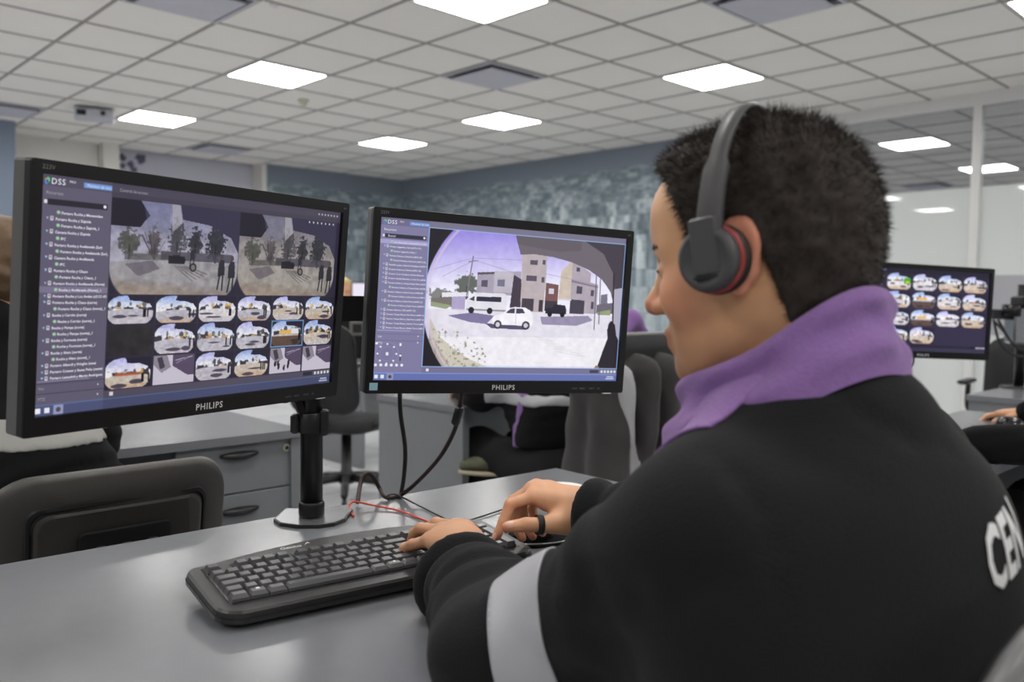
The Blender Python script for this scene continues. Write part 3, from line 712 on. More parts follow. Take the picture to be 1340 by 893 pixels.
def plaza(w, h, seed, warm):
    im = Img(w, h, C255(176, 172, 208)); im.a = C255(150, 150, 192) + (C255(206, 202, 224) - C255(150, 150, 192)) * np.clip(im.y / .5, 0, 1)[..., None] * np.ones((h, w, 1))
    if warm: im.a *= np.array([1.0, .97, .86]) * .93
    for x, yb, yt, wd, c in ((.13, .6, .32, .07, C255(92, 92, 84)), (.48, .58, .22, .06, C255(78, 76, 84)), (.63, .56, .27, .05, C255(48, 48, 56)), (.80, .6, .24, .075, C255(44, 46, 56)), (.31, .6, .3, .04, C255(110, 100, 104))):
        tree(im, x, yb, yt, wd, c, seed + int(x * 100))
    rr = np.random.RandomState(seed)
    for k in range(14):
        x = .26 + .1 * rr.rand(); im.line(.31, .62, x + (x - .31) * 1.0, .3 + .12 * rr.rand(), .004, C255(74, 68, 78), .8)
    im.rect(.36, .52, .95, .62, C255(84, 78, 92), .8); im.rect(.1, .56, .4, .63, C255(96, 94, 92), .7)
    bow = .61 + .05 * (2 * np.abs(im.x - .5)) ** 2
    im.mix(np.clip((im.y - bow) * 60, 0, 1), C255(190, 186, 190) if not warm else C255(194, 186, 178))
    im.mix(np.clip((im.y - .80 - .12 * im.x) * 8, 0, 1) * .65, C255(186, 160, 138))
    im.a *= (.80 + .4 * fbm(w, h, 22, 16, seed + 3))[..., None]
    im.poly([(.1, .68), (.3, .63), (.36, .72), (.2, .8)], C255(104, 94, 112), .6)
    for k in range(5): im.line(.47 + .02 * k, .68, .62 + .03 * k, .84 - .02 * k, .006, C255(92, 82, 88), .6)
    im.rect(.42, .57, .55, .655, C255(38, 36, 44)); im.poly([(.42, .57), (.5, .555), (.56, .6), (.55, .65)], C255(30, 30, 38))
    for x, y, k in ((.61, .56, .6), (.86, .70, 1.0), (.95, .72, 1.05)):
        im.poly([(x - .028 * k, y - .07 * k), (x - .01, y - .12 * k), (x + .022 * k, y - .11 * k), (x + .03 * k, y + .06 * k), (x - .03 * k, y + .08 * k)], C255(52, 48, 60)); im.ell(x, y - .15 * k, .014 * k, .032 * k, C255(96, 80, 84)); im.line(x - .012, y + .05 * k, x - .03 * k, y + .23 * k, .012 * k, C255(38, 36, 44)); im.line(x + .014, y + .05 * k, x + .01, y + .24 * k, .012 * k, C255(38, 36, 44))
    im.ell(.62, .69, .028, .05, C255(40, 38, 46)); im.ell(.62, .69, .017, .032, C255(150, 144, 146))
    im.a = .80 * im.a + .03
    fisheye_mask(im, .5, .5, .505, .62, None, C255(44, 40, 58), 3.2)
    im.poly([(0, 0), (.2, 0), (.27, .15), (.2, .28), (0, .28)], C255(36, 32, 46)); im.poly([(.50, 0), (1, 0), (1, .5), (.93, .32), (.75, .2), (.52, .16)], C255(58, 54, 78))
    im.poly([(.22, .02), (.42, .02), (.42, .3), (.26, .3)], C255(120, 124, 160), .35)
    im.poly([(.43, 0), (.49, 0), (.52, .2), (.44, .3)], C255(186, 182, 190), .7)
    return im
def sidebar(im, light):
    im.rect(0, 0, .18, 1, light); im.rect(0, 0, 1, .045, light * .86)
    im.rect(.02, .098, .17, .122, light * .42); im.rect(.012, .103, .019, .117, C255(220, 220, 226)); im.ell(.163, .109, .004, .007, C255(230, 230, 236))
    im.rect(.107, .016, .18, .037, C255(112, 152, 214)); im.rect(.18, .04, 1, .062, light * .78)
    im.rect(0, .952, 1, 1, light * np.array([.80, .92, 1.08])); im.rect(0, .952, 1, .957, light * np.array([1.0, 1.25, 1.35])); im.rect(.18, .918, 1, .951, light * .92)
    im.rect(.008, .966, .02, .988, C255(232, 234, 240)); im.rect(.03, .966, .042, .988, C255(226, 228, 236)); im.rect(.052, .958, .076, .998, C255(140, 150, 186)); im.ell(.064, .978, .006, .011, C255(90, 70, 76))
    for k in range(5): im.rect(.925 + .015 * k, .926, .934 + .015 * k, .942, C255(224, 224, 232))
    im.rect(.875, .924, .915, .944, light * .5); im.rect(.955, .967, .985, .974, C255(200, 204, 220)); im.rect(.95, .98, .988, .987, C255(200, 204, 220))
    im.rect(.196, .925, .206, .942, C255(226, 226, 232))
    for cx, cy, c in ((.016, .026, (236, 120, 60)), (.020, .022, (90, 200, 120)), (.016, .032, (80, 130, 220))): im.ell(cx, cy, .004, .010, C255(*c))
    im.ell(.018, .028, .0022, .006, light * .8)
def screen_mesh(im, name):
    w, h = im.w, im.h; a = np.clip(im.a, 0, 1); lin = np.where(a <= .04045, a / 12.92, ((a + .055) / 1.055) ** 2.4)
    X, Y = np.meshgrid(np.linspace(-MW / 2, MW / 2, w), np.linspace(MH / 2, -MH / 2, h)); V = np.stack([X.ravel(), Y.ravel(), 0 * X.ravel()], 1)
    i = np.arange(h * w).reshape(h, w); F = np.stack([i[:-1, :-1], i[1:, :-1], i[1:, 1:], i[:-1, 1:]], -1).reshape(-1, 4)
    me = np_mesh(name, V, F, False, lin.reshape(-1, 3)); me.materials.append(M['screen']); return me
M['screen'] = attr_mat('screen_mat', 'Col', 0.28, emission=SCREEN_STRENGTH, spec=0.35)
M['ui_text'] = mat('screen_text_mat', (0, 0, 0), 0.3, emis=srgb(222, 222, 230), estr=SCREEN_STRENGTH)
M['ui_dim'] = mat('screen_dim_text_mat', (0, 0, 0), 0.3, emis=srgb(158, 156, 166), estr=SCREEN_STRENGTH)

# left screen: camera wall
LG = C255(94, 88, 108)
im = Img(640, 360, C255(52, 47, 66)); sidebar(im, LG)
im.paste(plaza(258, 150, 3, False), .181, .063, .583, .486); im.paste(plaza(258, 150, 3, True), .584, .063, .985, .486)
xs = [.18 + .1367 * k for k in range(7)]; ys = [.488, .622, .770, .916]
for rr_ in range(3):
    for cc in range(6):
        s = 11 + rr_ * 6 + cc
        if (rr_, cc) == (1, 0):
            t = Img(60, 34, C255(50, 46, 50)); t.a *= (.7 + .5 * fbm(60, 34, 6, 4, 5))[..., None]
        elif rr_ == 2 and cc in (1, 4, 5): t = interior(20 + cc)
        elif (rr_, cc) == (1, 4): t = street(s, kind=1)
        elif (rr_, cc) == (2, 0): t = street(s, kind=2)
        else: t = street(s)
        im.paste(t, xs[cc] + .003, ys[rr_] + .004, xs[cc + 1] - .003, ys[rr_ + 1] - .003)
x0_, x1_, y0_, y1_ = xs[4] + .001, xs[5] - .001, ys[1] + .001, ys[2] - .001
for q in ((x0_, y0_, x1_, y0_ + .005), (x0_, y1_ - .005, x1_, y1_), (x0_, y0_, x0_ + .003, y1_), (x1_ - .003, y0_, x1_, y1_)): im.rect(*q, C255(120, 170, 220))
rows_l = [(1, 'Portero Rocha y Montevideo'), (0, 'Portero Rocha y Zapiola'), (1, 'Portero Rocha y Zapiola_1'), (0, 'Camara Rocha y Zapiola'), (1, 'IPC'), (0, 'Portero Rocha y Avellaneda (Sur)'), (1, 'Portero Rocha y Avellaneda (Sur)_1'), (0, 'Camara Rocha y Avellaneda'), (1, 'IPC'), (0, 'Portero Rocha y Chaco'), (1, 'Portero Rocha y Chaco_1'), (0, 'Portero Rocha y Avellaneda (Norte)'), (1, 'Rocha y Avellaneda (Norte)_1'), (0, 'Portero Rocha y Los Andes (s2121-03)'), (0, 'Portero Rocha y Chaco (norte)'), (1, 'Portero Rocha y Chaco (norte)_1'), (0, 'Rocha y Cerrito (norte)'), (1, 'Rocha y Cerrito (norte)_1'), (0, 'Rocha y Pampa (norte)'), (1, 'Rocha y Pampa (norte)_1'), (0, 'Rocha y Formosa (norte)'), (1, 'Rocha y Formosa (norte)_1'), (0, 'Rocha y Alem (norte)'), (1, 'Rocha y Alem (norte)_1'), (0, 'Portero Alberdi y Pringles (este)'), (0, 'Portero Cramer y Saenz Peña (oeste)'), (0, 'Portero Lamadrid y Martin Rodriguez')]
def rows(im, lst, v0, v1, sel, light, size):
    it = []
    for k, (ind, s) in enumerate(lst):
        v = v0 + (v1 - v0) * k / (len(lst) - 1)
        if k == sel: im.rect(0, v - .013, .178, v + .013, light * 1.28)
        u = .030 + .014 * ind
        if ind: im.ell(u + .003, v, .0042, .0068, C255(176, 196, 186)); im.ell(u + .005, v + .003, .0020, .0035, C255(96, 210, 90))
        else: im.rect(u - .002, v - .009, u + .005, v + .008, C255(206, 204, 212)); im.rect(u, v - .005, u + .003, v + .001, light * .8); im.poly([(u - .012, v - .005), (u - .006, v - .005), (u - .009, v + .004)], C255(150, 196, 230))
        it.append((s[:46], (u + .009) * MW, -(v + .006) * MH, size, .018))
    return it
it = rows(im, rows_l, .150, .842, 12, LG, .0042); im.rect(0, .862, .18, .865, LG * .7); im.rect(0, .905, .18, .908, LG * .7); im.rect(.01, .852, .14, .856, LG * 1.5)
for v in (.885, .928): im.poly([(.162, v - .006), (.166, v), (.162, v + .006)], C255(210, 210, 220))
for k in range(7): im.ell(.90 + .014 * k, .025, .003, .005, C255(206, 206, 214)); im.ell(.86 + .018 * k, .075, .003, .006, C255(206, 206, 214))
im.a[:, 115:] *= .90
SM1 = screen_mesh(im, 'screen')
clip_w = 0.176 * MW
def clip(mb):
    mb.v = [(min(x, clip_w), y, z) for x, y, z in mb.v]; return mb
tx1 = [('menu_lettering', clip(text_mesh(it, 't')), M['ui_text']), ('title_lettering', text_mesh([('DSS', .026 * MW, -.036 * MH, .0092, .006, 'LEFT', 1.12), ('PRO', .070 * MW, -.024 * MH, .0038), ('Monitor de vivo', .114 * MW, -.031 * MH, .0046)], 't'), M['ui_text']),
       ('small_lettering', text_mesh([('Recursos', .015 * MW, -.078 * MH, .0052), ('Control de acceso', .20 * MW, -.033 * MH, .0050), ('Ver', .012 * MW, -.890 * MH, .0048), ('PTZ', .012 * MW, -.935 * MH, .0048)], 't'), M['ui_dim'])]

# right screen: one street camera
LG2 = C255(128, 124, 160)
im = Img(640, 360, C255(112, 108, 140)); sidebar(im, LG2); im.rect(.18, .0, 1, .04, C255(122, 118, 140))
st = Img(520, 310, C255(210, 206, 240))
st.a = C255(150, 136, 224) + (C255(236, 234, 250) - C255(150, 136, 224)) * np.clip(st.y / .42 + .25 * (st.x - .1), 0, 1)[..., None] * np.ones((310, 520, 1))
def V(u, v): return ((u - .181) / .817, (v - .04) / .872)
def Pq(c, *p): st.poly([V(*q) for q in p], C255(*c))
# far left: trees, sheds, houses
tree(st, *V(.336, .0)[:1], V(0, .45)[1], V(0, .33)[1], .05, C255(86, 92, 84), 4)
tree(st, *V(.24, .0)[:1], V(0, .50)[1], V(0, .42)[1], .05, C255(120, 120, 118), 5)
Pq((122, 116, 112), (.2, .48), (.29, .46), (.29, .53), (.2, .53)); Pq((176, 164, 200), (.28, .45), (.33, .45), (.33, .55), (.28, .55)); Pq((228, 226, 236), (.24, .44), (.34, .43), (.34, .455), (.24, .47))
Pq((168, 160, 178), (.372, .30), (.44, .29), (.55, .275), (.553, .44), (.372, .43)); Pq((96, 88, 98), (.372, .30), (.372, .315), (.44, .305), (.44, .29)); Pq((190, 184, 196), (.44, .285), (.52, .28), (.52, .42), (.44, .42))
Pq((70, 62, 74), (.52, .30), (.553, .33), (.555, .53), (.51, .53)); Pq((92, 86, 104), (.39, .35), (.415, .345), (.415, .39), (.39, .39)); Pq((120, 116, 140), (.455, .34), (.485, .335), (.485, .38), (.455, .38))
# tall block
Pq((186, 174, 178), (.55, .16), (.655, .15), (.652, .54), (.555, .54))
for q in (((.585, .195), (.615, .193), (.615, .225), (.585, .227)), ((.635, .19), (.648, .19), (.648, .22), (.635, .22)), ((.572, .30), (.615, .30), (.615, .335), (.572, .335)), ((.635, .305), (.648, .305), (.648, .34), (.635, .34))): Pq((92, 84, 100), *q)
Pq((74, 66, 76), (.56, .45), (.608, .45), (.608, .535), (.56, .535)); Pq((66, 58, 66), (.63, .455), (.647, .455), (.647, .535), (.63, .535))
Pq((120, 86, 84), (.655, .34), (.71, .35), (.71, .53), (.655, .53)); Pq((210, 206, 220), (.67, .375), (.692, .375), (.692, .41), (.67, .41)); Pq((64, 58, 68), (.655, .46), (.71, .46), (.71, .53), (.655, .53))
# right house
Pq((204, 190, 176), (.718, .26), (.765, .175), (.765, .45), (.712, .45)); Pq((176, 166, 178), (.765, .175), (.85, .255), (.85, .32), (.885, .335), (.885, .535), (.765, .535)); Pq((132, 124, 140), (.765, .31), (.885, .345), (.885, .355), (.765, .325))
for q in (((.79, .35), (.815, .352), (.815, .40), (.79, .40)), ((.855, .37), (.868, .37), (.868, .41), (.855, .41)), ((.785, .22), (.80, .225), (.80, .25), (.785, .25)), ((.86, .45), (.87, .45), (.87, .50), (.86, .50))): Pq((84, 78, 96), *q)
Pq((72, 66, 80), (.765, .44), (.83, .445), (.83, .54), (.765, .54)); Pq((214, 208, 214), (.712, .44), (.77, .44), (.77, .45), (.712, .45))
Pq((120, 116, 134), (.90, .40), (.93, .39), (.935, .5), (.9, .52)); Pq((110, 104, 118), (.885, .47), (1, .44), (1, .53), (.885, .53))
# street
st.mix(np.clip((st.y - V(0, .535)[1] - .03 * (st.x - .5) ** 2) * 80, 0, 1), C255(226, 222, 234)); Pq((238, 236, 242), (.2, .9), (.95, .9), (.95, .7), (.2, .72))
Pq((150, 158, 128), (.2, .5), (.28, .52), (.26, .545), (.2, .53)); Pq((150, 160, 120), (.89, .52), (.95, .5), (.95, .54), (.89, .54))
Pq((128, 120, 158), (.27, .585), (.36, .56), (.45, .575), (.42, .63), (.35, .62)); Pq((150, 142, 170), (.64, .57), (.85, .55), (.87, .58), (.8, .62), (.65, .62))
st.poly([V(.2, .6), V(.24, .72), V(.30, .80), V(.36, .86), V(.44, .915), V(.2, .93)], C255(206, 200, 186)); st.poly([V(.2, .68), V(.25, .82), V(.29, .915), V(.2, .93)], C255(186, 178, 156))
st.mix(np.clip((fbm(520, 310, 70, 50, 8) - .58) * 6, 0, 1) * (st.y > .72) * (st.x < .3) * (st.y > .55 + st.x * 1.1), C255(150, 142, 124))
for k in range(6): st.line(V(.62 + .02 * k, 0)[0], V(0, .70 + .02 * k)[1], V(.70 + .03 * k, 0)[0], V(0, .73 + .02 * k)[1], .003, C255(206, 198, 206), .6)
# van
Pq((226, 224, 232), (.337, .47), (.365, .445), (.37, .43), (.485, .425), (.497, .44), (.497, .535), (.337, .535)); Pq((52, 50, 66), (.375, .455), (.475, .45), (.475, .485), (.375, .485)); Pq((70, 66, 84), (.345, .475), (.366, .452), (.366, .485)); Pq((150, 146, 156), (.337, .535), (.497, .535), (.497, .545), (.337, .545))
for u in (.356, .43): st.ell(*V(u, .545), .014, .024, C255(40, 38, 46))
# dark pick-up
Pq((44, 40, 56), (.66, .51), (.69, .505), (.70, .48), (.745, .485), (.752, .52), (.752, .545), (.66, .545)); st.ell(*V(.68, .55), .012, .02, C255(28, 26, 32)); st.ell(*V(.735, .55), .012, .02, C255(28, 26, 32))
# white hatchback
Pq((88, 80, 108), (.415, .625), (.60, .635), (.58, .66), (.44, .655))
Pq((244, 242, 248), (.442, .60), (.446, .58), (.485, .555), (.51, .52), (.535, .511), (.575, .513), (.595, .53), (.608, .56), (.612, .60), (.606, .63), (.45, .63))
Pq((72, 66, 90), (.495, .553), (.516, .524), (.533, .52), (.533, .555)); Pq((72, 66, 90), (.54, .52), (.565, .521), (.577, .55), (.54, .556)); st.line(*V(.537, .52), *V(.54, .62), .003, C255(190, 186, 200))
for u in (.466, .582): st.ell(*V(u, .63), .019, .033, C255(58, 54, 66)); st.ell(*V(u, .63), .011, .019, C255(206, 204, 214))
# poles and wires
st.line(*V(.335, .45), *V(.352, .20), .006, C255(130, 122, 132)); st.line(*V(.335, .235), *V(.37, .225), .004, C255(130, 122, 132))
for q in ((.20, .30, .35, .21), (.24, .34, .35, .23), (.352, .21, .55, .20), (.352, .22, .55, .30), (.65, .28, .87, .33)): st.line(*V(q[0], q[1]), *V(q[2], q[3]), .0022, C255(150, 144, 180), .8)
st.line(*V(.873, .24), *V(.88, .64), .005, C255(96, 90, 104)); st.line(*V(.893, .28), *V(.90, .60), .005, C255(110, 104, 116))
st.a *= (.95 + .1 * fbm(520, 310, 40, 26, 31))[..., None]
# canopy at the upper right, wall strip, hooded figure
st.poly([V(.515, .03), V(.542, .165), V(.60, .155), V(.68, .165), V(.76, .19), V(.84, .235), V(.90, .295), V(.945, .38), V(.96, .46), V(1.01, .42), V(1.01, .03)], C255(112, 104, 112))
st.poly([V(.80, .03), V(.9, .12), V(.955, .26), V(.965, .42), V(1.01, .4), V(1.01, .03)], C255(70, 64, 74)); st.poly([V(.955, .36), V(1.01, .34), V(1.01, .93), V(.97, .93)], C255(176, 172, 190)); st.line(*V(.953, .25), *V(.965, .62), .008, C255(50, 46, 56))
st.poly([V(.515, .03), V(.528, .10), V(.70, .13), V(.80, .11), V(.80, .03)], C255(92, 84, 94), .5)
st.poly([V(.90, .93), V(.925, .80), V(.945, .70), V(.94, .64), V(.955, .585), V(.975, .60), (V(.985, .68)), V(1.01, .75), V(1.01, .93)], C255(38, 34, 42)); st.ell(*V(.958, .62), .018, .045, C255(38, 34, 42)); st.poly([V(.885, .93), V(.90, .89), V(.915, .90), V(.91, .93)], C255(150, 120, 106))
# lens edge
dL = np.sqrt(((st.x - .52) / .53) ** 2 + ((st.y - .52) / .80) ** 2)
st.mix(np.clip((np.abs(dL - .972) < .012) * (st.x < .3) * 1.0, 0, 1) * .55, C255(226, 216, 214)); st.mix(np.clip((dL - 1.0) * 90, 0, 1) * (st.x < .55), C255(38, 36, 42))
st.mix(np.clip((dL - .93) * 9, 0, 1) * (st.x < .4) * (dL < 1) * .35, C255(150, 120, 220))
im.paste(st, .181, .04, .998, .912)
for q in ((.179, .038, .999, .042), (.179, .910, .999, .914), (.179, .04, .1815, .912), (.9965, .04, .999, .912)): im.rect(*q, C255(150, 190, 236))
rows_r = [(1, 'Jose Hernandez y Diaz (s6722.12-109)_1'), (0, 'Portero Laguarda y Diaz (s6712-191)'), (1, 'Portero Laguarda y Diaz_1'), (0, 'Portero Francia y Asunción (s6021.29)'), (1, 'Portero Francia y Asunción (s6021.29)_1'), (0, 'Rodolfo Lopez y Alarcón Rodriguez (s6299-4)'), (0, 'Portero Centros y Ozanan (s6051-24)'), (0, 'Portero 12 de Octubre y Andres Baranda'), (0, 'Portero Andrés Baranda y 12 de Oct (s6220)'), (0, 'Portero Uriburu y Roque Saenz Peña (s6220)'), (1, 'Portero Uriburu y R Saenz Peña (s6220)_1'), (0, 'Portero Uriburu y Dean Funes (s1000-20)'), (1, 'Portero Uriburu y Dean Funes (s1000-2)'), (0, 'Portero Uriburu y Dean Funes (s6005-21)'), (1, 'Portero Uriburu y Dean Funes (s6005-2)'), (0, 'Portero Garzón y 305 (s6427.121)'), (0, 'Portero Tomas Flores y Eva Peron (s6001-2)'), (0, 'Portero Tomas Flores y Eva Peron (s6001-3)'), (0, 'Portero Tomas Flores y Andres Torre (s6001)'), (0, 'Portero Tomas Flores y Emilio Torre (s6001)')]
it = rows(im, rows_r, .145, .672, 0, LG2, .0036)
im.rect(.01, .688, .13, .692, LG2 * 1.35); im.rect(0, .71, .18, .712, LG2 * .8); im.rect(0, .752, .18, .754, LG2 * .8)
for rr_ in (.042, .026): im.ell(.049, .835, rr_, rr_ * 1.78, LG2 * 1.08); im.ell(.049, .835, rr_ * .93, rr_ * .93 * 1.78, LG2 * .97)
for k in range(8): im.ell(.049 + .034 * math.cos(k * math.pi / 4), .835 + .034 * 1.78 * math.sin(k * math.pi / 4), .0035, .006, C255(236, 236, 244))
im.rect(.045, .826, .054, .845, C255(232, 232, 240)); im.line(.098, .835, .098, .875, .004, LG2 * .5); im.ell(.098, .845, .004, .007, C255(236, 236, 244)); im.rect(.093, .768, .1, .785, C255(236, 236, 244)); im.rect(.006, .765, .014, .778, C255(236, 236, 244))
for k in range(6): im.ell(.010 + .019 * k, .905, .0052, .009, C255(232, 232, 240))
for v in (.722, .762): im.poly([(.158, v - .006), (.163, v), (.158, v + .006)], C255(220, 220, 230))
SM2 = screen_mesh(im, 'screen')
tx2 = [('menu_lettering', clip(text_mesh(it, 't')), M['ui_text']), ('title_lettering', text_mesh([('DSS', .026 * MW, -.036 * MH, .0092, .006, 'LEFT', 1.12), ('PRO', .070 * MW, -.024 * MH, .0038), ('Monitor de vivo', .114 * MW, -.031 * MH, .0046), ('Recursos', .015 * MW, -.078 * MH, .0056), ('Buscar', .03 * MW, -.115 * MH, .005), ('Ver', .012 * MW, -.735 * MH, .0048), ('PTZ', .012 * MW, -.775 * MH, .0048)], 't'), M['ui_text'])]

# third screen: tiles only
LG3 = C255(44, 40, 58)
im = Img(320, 180, C255(52, 46, 70)); sidebar(im, LG3); im.rect(0, .952, 1, 1, C255(58, 54, 78)); im.rect(.107, .016, .16, .037, C255(130, 164, 236))
for k in range(24): im.rect(.02, .15 + .028 * k, .13 + .03 * ((k * 7) % 3) / 2, .162 + .028 * k, C255(150, 146, 156), .8)
for k in range(14):
    cx, cy = k % 4, k // 4; t = street(60 + k, kind=1 if k in (5, 9) else 0)
    if k == 0: t.rect(.68, .3, .95, .65, C255(60, 170, 50)); t.rect(.75, .5, .9, .62, C255(220, 200, 40))
    im.paste(t, .19 + .2 * cx + .006, .05 + .215 * cy + .012, .19 + .2 * cx + .194, .05 + .215 * cy + .205)
SM3 = screen_mesh(im, 'screen')

ml_c, mr_c = rm(0.49696, 1.0996, 1.1336), rm(1.03174, 1.09234, 1.1244)
ML, mlm = monitor(ml_c, math.radians(285.866) + TH, math.radians(-5.24), 0.0005, 'large left monitor showing a wall of camera views with a menu', SM1, tx1)
MR, mrm = monitor(mr_c, math.radians(252.154) + TH, math.radians(-2.54), math.radians(-2.11), 'right monitor showing one street view with a white car', SM2, tx2)
M3, m3m = monitor(Vector((1.353, 2.796, 1.108)), math.radians(282), 0.0, math.radians(-2.0), 'small distant monitor right of the man with a grid of street views', SM3, None, False)
st_ = MB().box(-MW / 2 - .006, -MW / 2 + .008, -MH / 2 - BB + .006, -MH / 2 - .004, 0.0060, 0.0064).build('energy_sticker', mat('sticker_mat', srgb(150, 190, 205), 0.4), MR)
# ================================================================== MONITOR STAND with two arms
pole = Vector((-0.352, 1.492, ZD))
r = empty('monitor_stand', Matrix.Translation(pole), 'black two-arm monitor stand with round pole on the front desk', 'monitor stand')
xk = Vector((math.cos(math.radians(0)), 0, 0))
pl = []
for k in range(25):
    a = math.pi + math.pi * k / 24; pl.append((0.058 + 0.0 + 0.055 * math.cos(a) * 1.05 - 0.05, 0.052 * math.sin(a)))
pl += [(0.066, 0.05), (-0.05, 0.05)]
M['stand_plate'] = mat('stand_plate_mat', srgb(150, 152, 155), 0.25, metal=0.7)
MB().prism([(-.062, .055), (-.062, -.02), (-.045, -.045), (-.01, -.06), (.025, -.058), (.05, -.042), (.063, -.012), (.063, .055)], 0.0, 0.006).build('base_plate', M['black'], r)
MB().prism([(-.059, .052), (-.059, -.019), (-.043, -.043), (-.01, -.057), (.024, -.055), (.047, -.04), (.060, -.012), (.060, .052)], 0.0061, 0.0066).build('base_plate_face', M['stand_plate'], r)
MB().lathe([(0.0215, 0.0062), (0.0225, 0.012), (0.0225, 0.030), (0.0205, 0.034)]).build('foot_collar', M['dark_metal'], r)
MB().lathe([(0.0195, 0.032), (0.0195, 0.46), (0.017, 0.466)]).build('pole', M['dark_metal'], r)
cl = MB().lathe([(0.0215, 0.156), (0.0235, 0.158), (0.0235, 0.190), (0.0215, 0.192)]).build('cable_clip', M['black'], r)
MB().box(0.017, 0.031, -0.016, 0.004, 0.152, 0.198, 0.003).build('clip_tab', M['black'], cl)
MB().box(-0.033, -0.018, -0.02, 0.006, 0.156, 0.190, 0.003).build('clip_tab', M['black'], cl)
loc = lambda p: Vector(p) - pole
mlb = mlm @ Vector((0, 0, -0.056)); mrb = mrm @ Vector((0, 0, -0.056))
def bar(a, b, h, t):
    a, b = Vector(a), Vector(b); d = (b - a); L = d.length; d.normalize(); s = Vector((0, 0, 1)).cross(d).normalized(); u = d.cross(s)
    return [a + s * t / 2 * i + u * h / 2 * j for i, j in ((-1, -1), (1, -1), (1, 1), (-1, 1))], [b + s * t / 2 * i + u * h / 2 * j for i, j in ((-1, -1), (1, -1), (1, 1), (-1, 1))]
zt = 0.40
mbl = MB(); P1 = Vector((0, 0, zt)); P2 = Vector((loc(mlb).x, loc(mlb).y, zt - .01)) + (mlm.to_3x3() @ Vector((0, 0, -0.04)))
A_, B_ = bar(P1, P2, 0.045, 0.022); mbl.loft([A_, B_], smooth=False); A_, B_ = bar(P2, loc(mlb), 0.045, 0.03); mbl.loft([A_, B_], smooth=False)
mbl.build('arm', M['black'], r)
mbr = MB(); P2 = Vector((0.16, 0.10, zt - .025)); P3 = loc(mrb)
A_, B_ = bar((0, 0, zt - .025), P2, 0.045, 0.024); mbr.loft([A_, B_], smooth=False)
q = P3 + mrm.to_3x3() @ Vector((-0.0, 0, -0.05)); A_, B_ = bar(P2, q, 0.045, 0.024); mbr.loft([A_, B_], smooth=False); A_, B_ = bar(q, P3, 0.06, 0.05); mbr.loft([A_, B_], smooth=False)
mbr.build('arm', M['black'], r)
for p in ((0, 0), (0.16, 0.10)): MB().lathe([(0.026, zt - .055), (0.028, zt - .05), (0.028, zt + .03), (0.024, zt + .034)], 24, (p[0], p[1], 0)).build('arm_joint', M['dark_metal'], r)
br = MB(); A_, B_ = bar((-0.012, -0.01, 0.185), (-0.05, -0.03, 0.30), 0.012, 0.02); br.loft([A_, B_], smooth=False); br.build('brace', M['dark_metal'], r)

# ================================================================== KEYBOARD
KA = math.radians(36.0)
kx = Vector((math.cos(KA), math.sin(KA), 0)); ky = Vector((-math.sin(KA), math.cos(KA), 0))
KO = Vector((-0.336, 0.975, ZD))
kt = math.radians(4.5)
m_ = Matrix((kx, (ky * math.cos(kt) + Vector((0, 0, 1)) * math.sin(kt)), (Vector((0, 0, 1)) * math.cos(kt) - ky * math.sin(kt)))).transposed().to_4x4(); m_.translation = KO + Vector((0, 0, 0.003))
KB = empty('computer_keyboard', m_, 'black full-size computer keyboard on the front desk', 'keyboard')
KL = 0.470
def kb_out(inset):
    # outline, x along the keyboard, y away from the typist
    o = []
    arc = lambda cx, cy, r, a0, a1: [(cx + r * math.cos(math.radians(a0 + (a1 - a0) * k / 6)), cy + r * math.sin(math.radians(a0 + (a1 - a0) * k / 6))) for k in range(7)]
    o += arc(0.034, 0.034, 0.034 - inset, 180, 270) + arc(KL - 0.03, 0.03, 0.03 - inset, 270, 360) + arc(KL - 0.022, 0.144, 0.022 - inset, 0, 80)
    for k in range(13):
        t = k / 12; x = (KL - 0.03) * (1 - t) + 0.03 * t; o.append((x, 0.166 + 0.030 * math.sin(math.pi * t) - inset))
    o += arc(0.022, 0.144, 0.022 - inset, 100, 180)
    return o
top = 0.020
body = MB()
rings = [[(x, y, z) for x, y in kb_out(i)] for i, z in ((0.006, 0.0), (0.001, 0.004), (0.0, 0.012), (0.001, 0.017), (0.004, top))]
body.loft(rings, True, smooth=False); body.build('case', M['kb'], KB)
edge = MB(); edge.loft([[(x, y, z) for x, y in kb_out(i)] for i, z in ((-0.0008, 0.005), (-0.0008, 0.0105))], True, smooth=False); edge.build('edge_trim', M['kb_gloss'], KB)
U = 0.0190
X0, Y0 = 0.022, 0.034
wells = MB()
rows_k = []
def kk(row, x, w, h=1.0, s=''): rows_k.append((row, x, w, h, s))
yR = [0, 1, 2, 3, 4, 5.25]
# rows 0 = space row ... 5 = function row
x = 0
for w_, s in ((1.25, 'Ctrl'), (1.25, '#win'), (1.25, 'Alt'), (6.25, ''), (1.25, 'Alt Gr'), (1.25, '#win'), (1.25, '#m'), (1.25, 'Ctrl')): kk(0, x, w_, 1, s); x += w_
x = 0
for w_, s in [(1.25, 'Shift'), (1, '<')] + [(1, c) for c in 'ZXCVBNM,.-'] + [(2.75, 'Shift')]: kk(1, x, w_, 1, s); x += w_
x = 0
for w_, s in [(1.75, 'Bloq Mayus')] + [(1, c) for c in 'ASDFGHJKLÑ{}'] + [(1.25, '')]: kk(2, x, w_, 1, s); x += w_
x = 0
for w_, s in [(1.5, 'Tab')] + [(1, c) for c in 'QWERTYUIOP'] + [(1, '´'), (1, '+'), (1.5, 'Enter')]: kk(3, x, w_, 1, s); x += w_
x = 0
for w_, s in [(1, c) for c in '|1234567890'] + [(1, "'"), (1, '¿'), (2, '')]: kk(4, x, w_, 1, s); x += w_
kk(5, 0, 1, 1, 'Esc')
for g in range(3):
    for k in range(4): kk(5, 2 + g * 4.5 - (0 if g == 0 else 0) + k, 1, 1, 'F%d' % (g * 4 + k + 1))
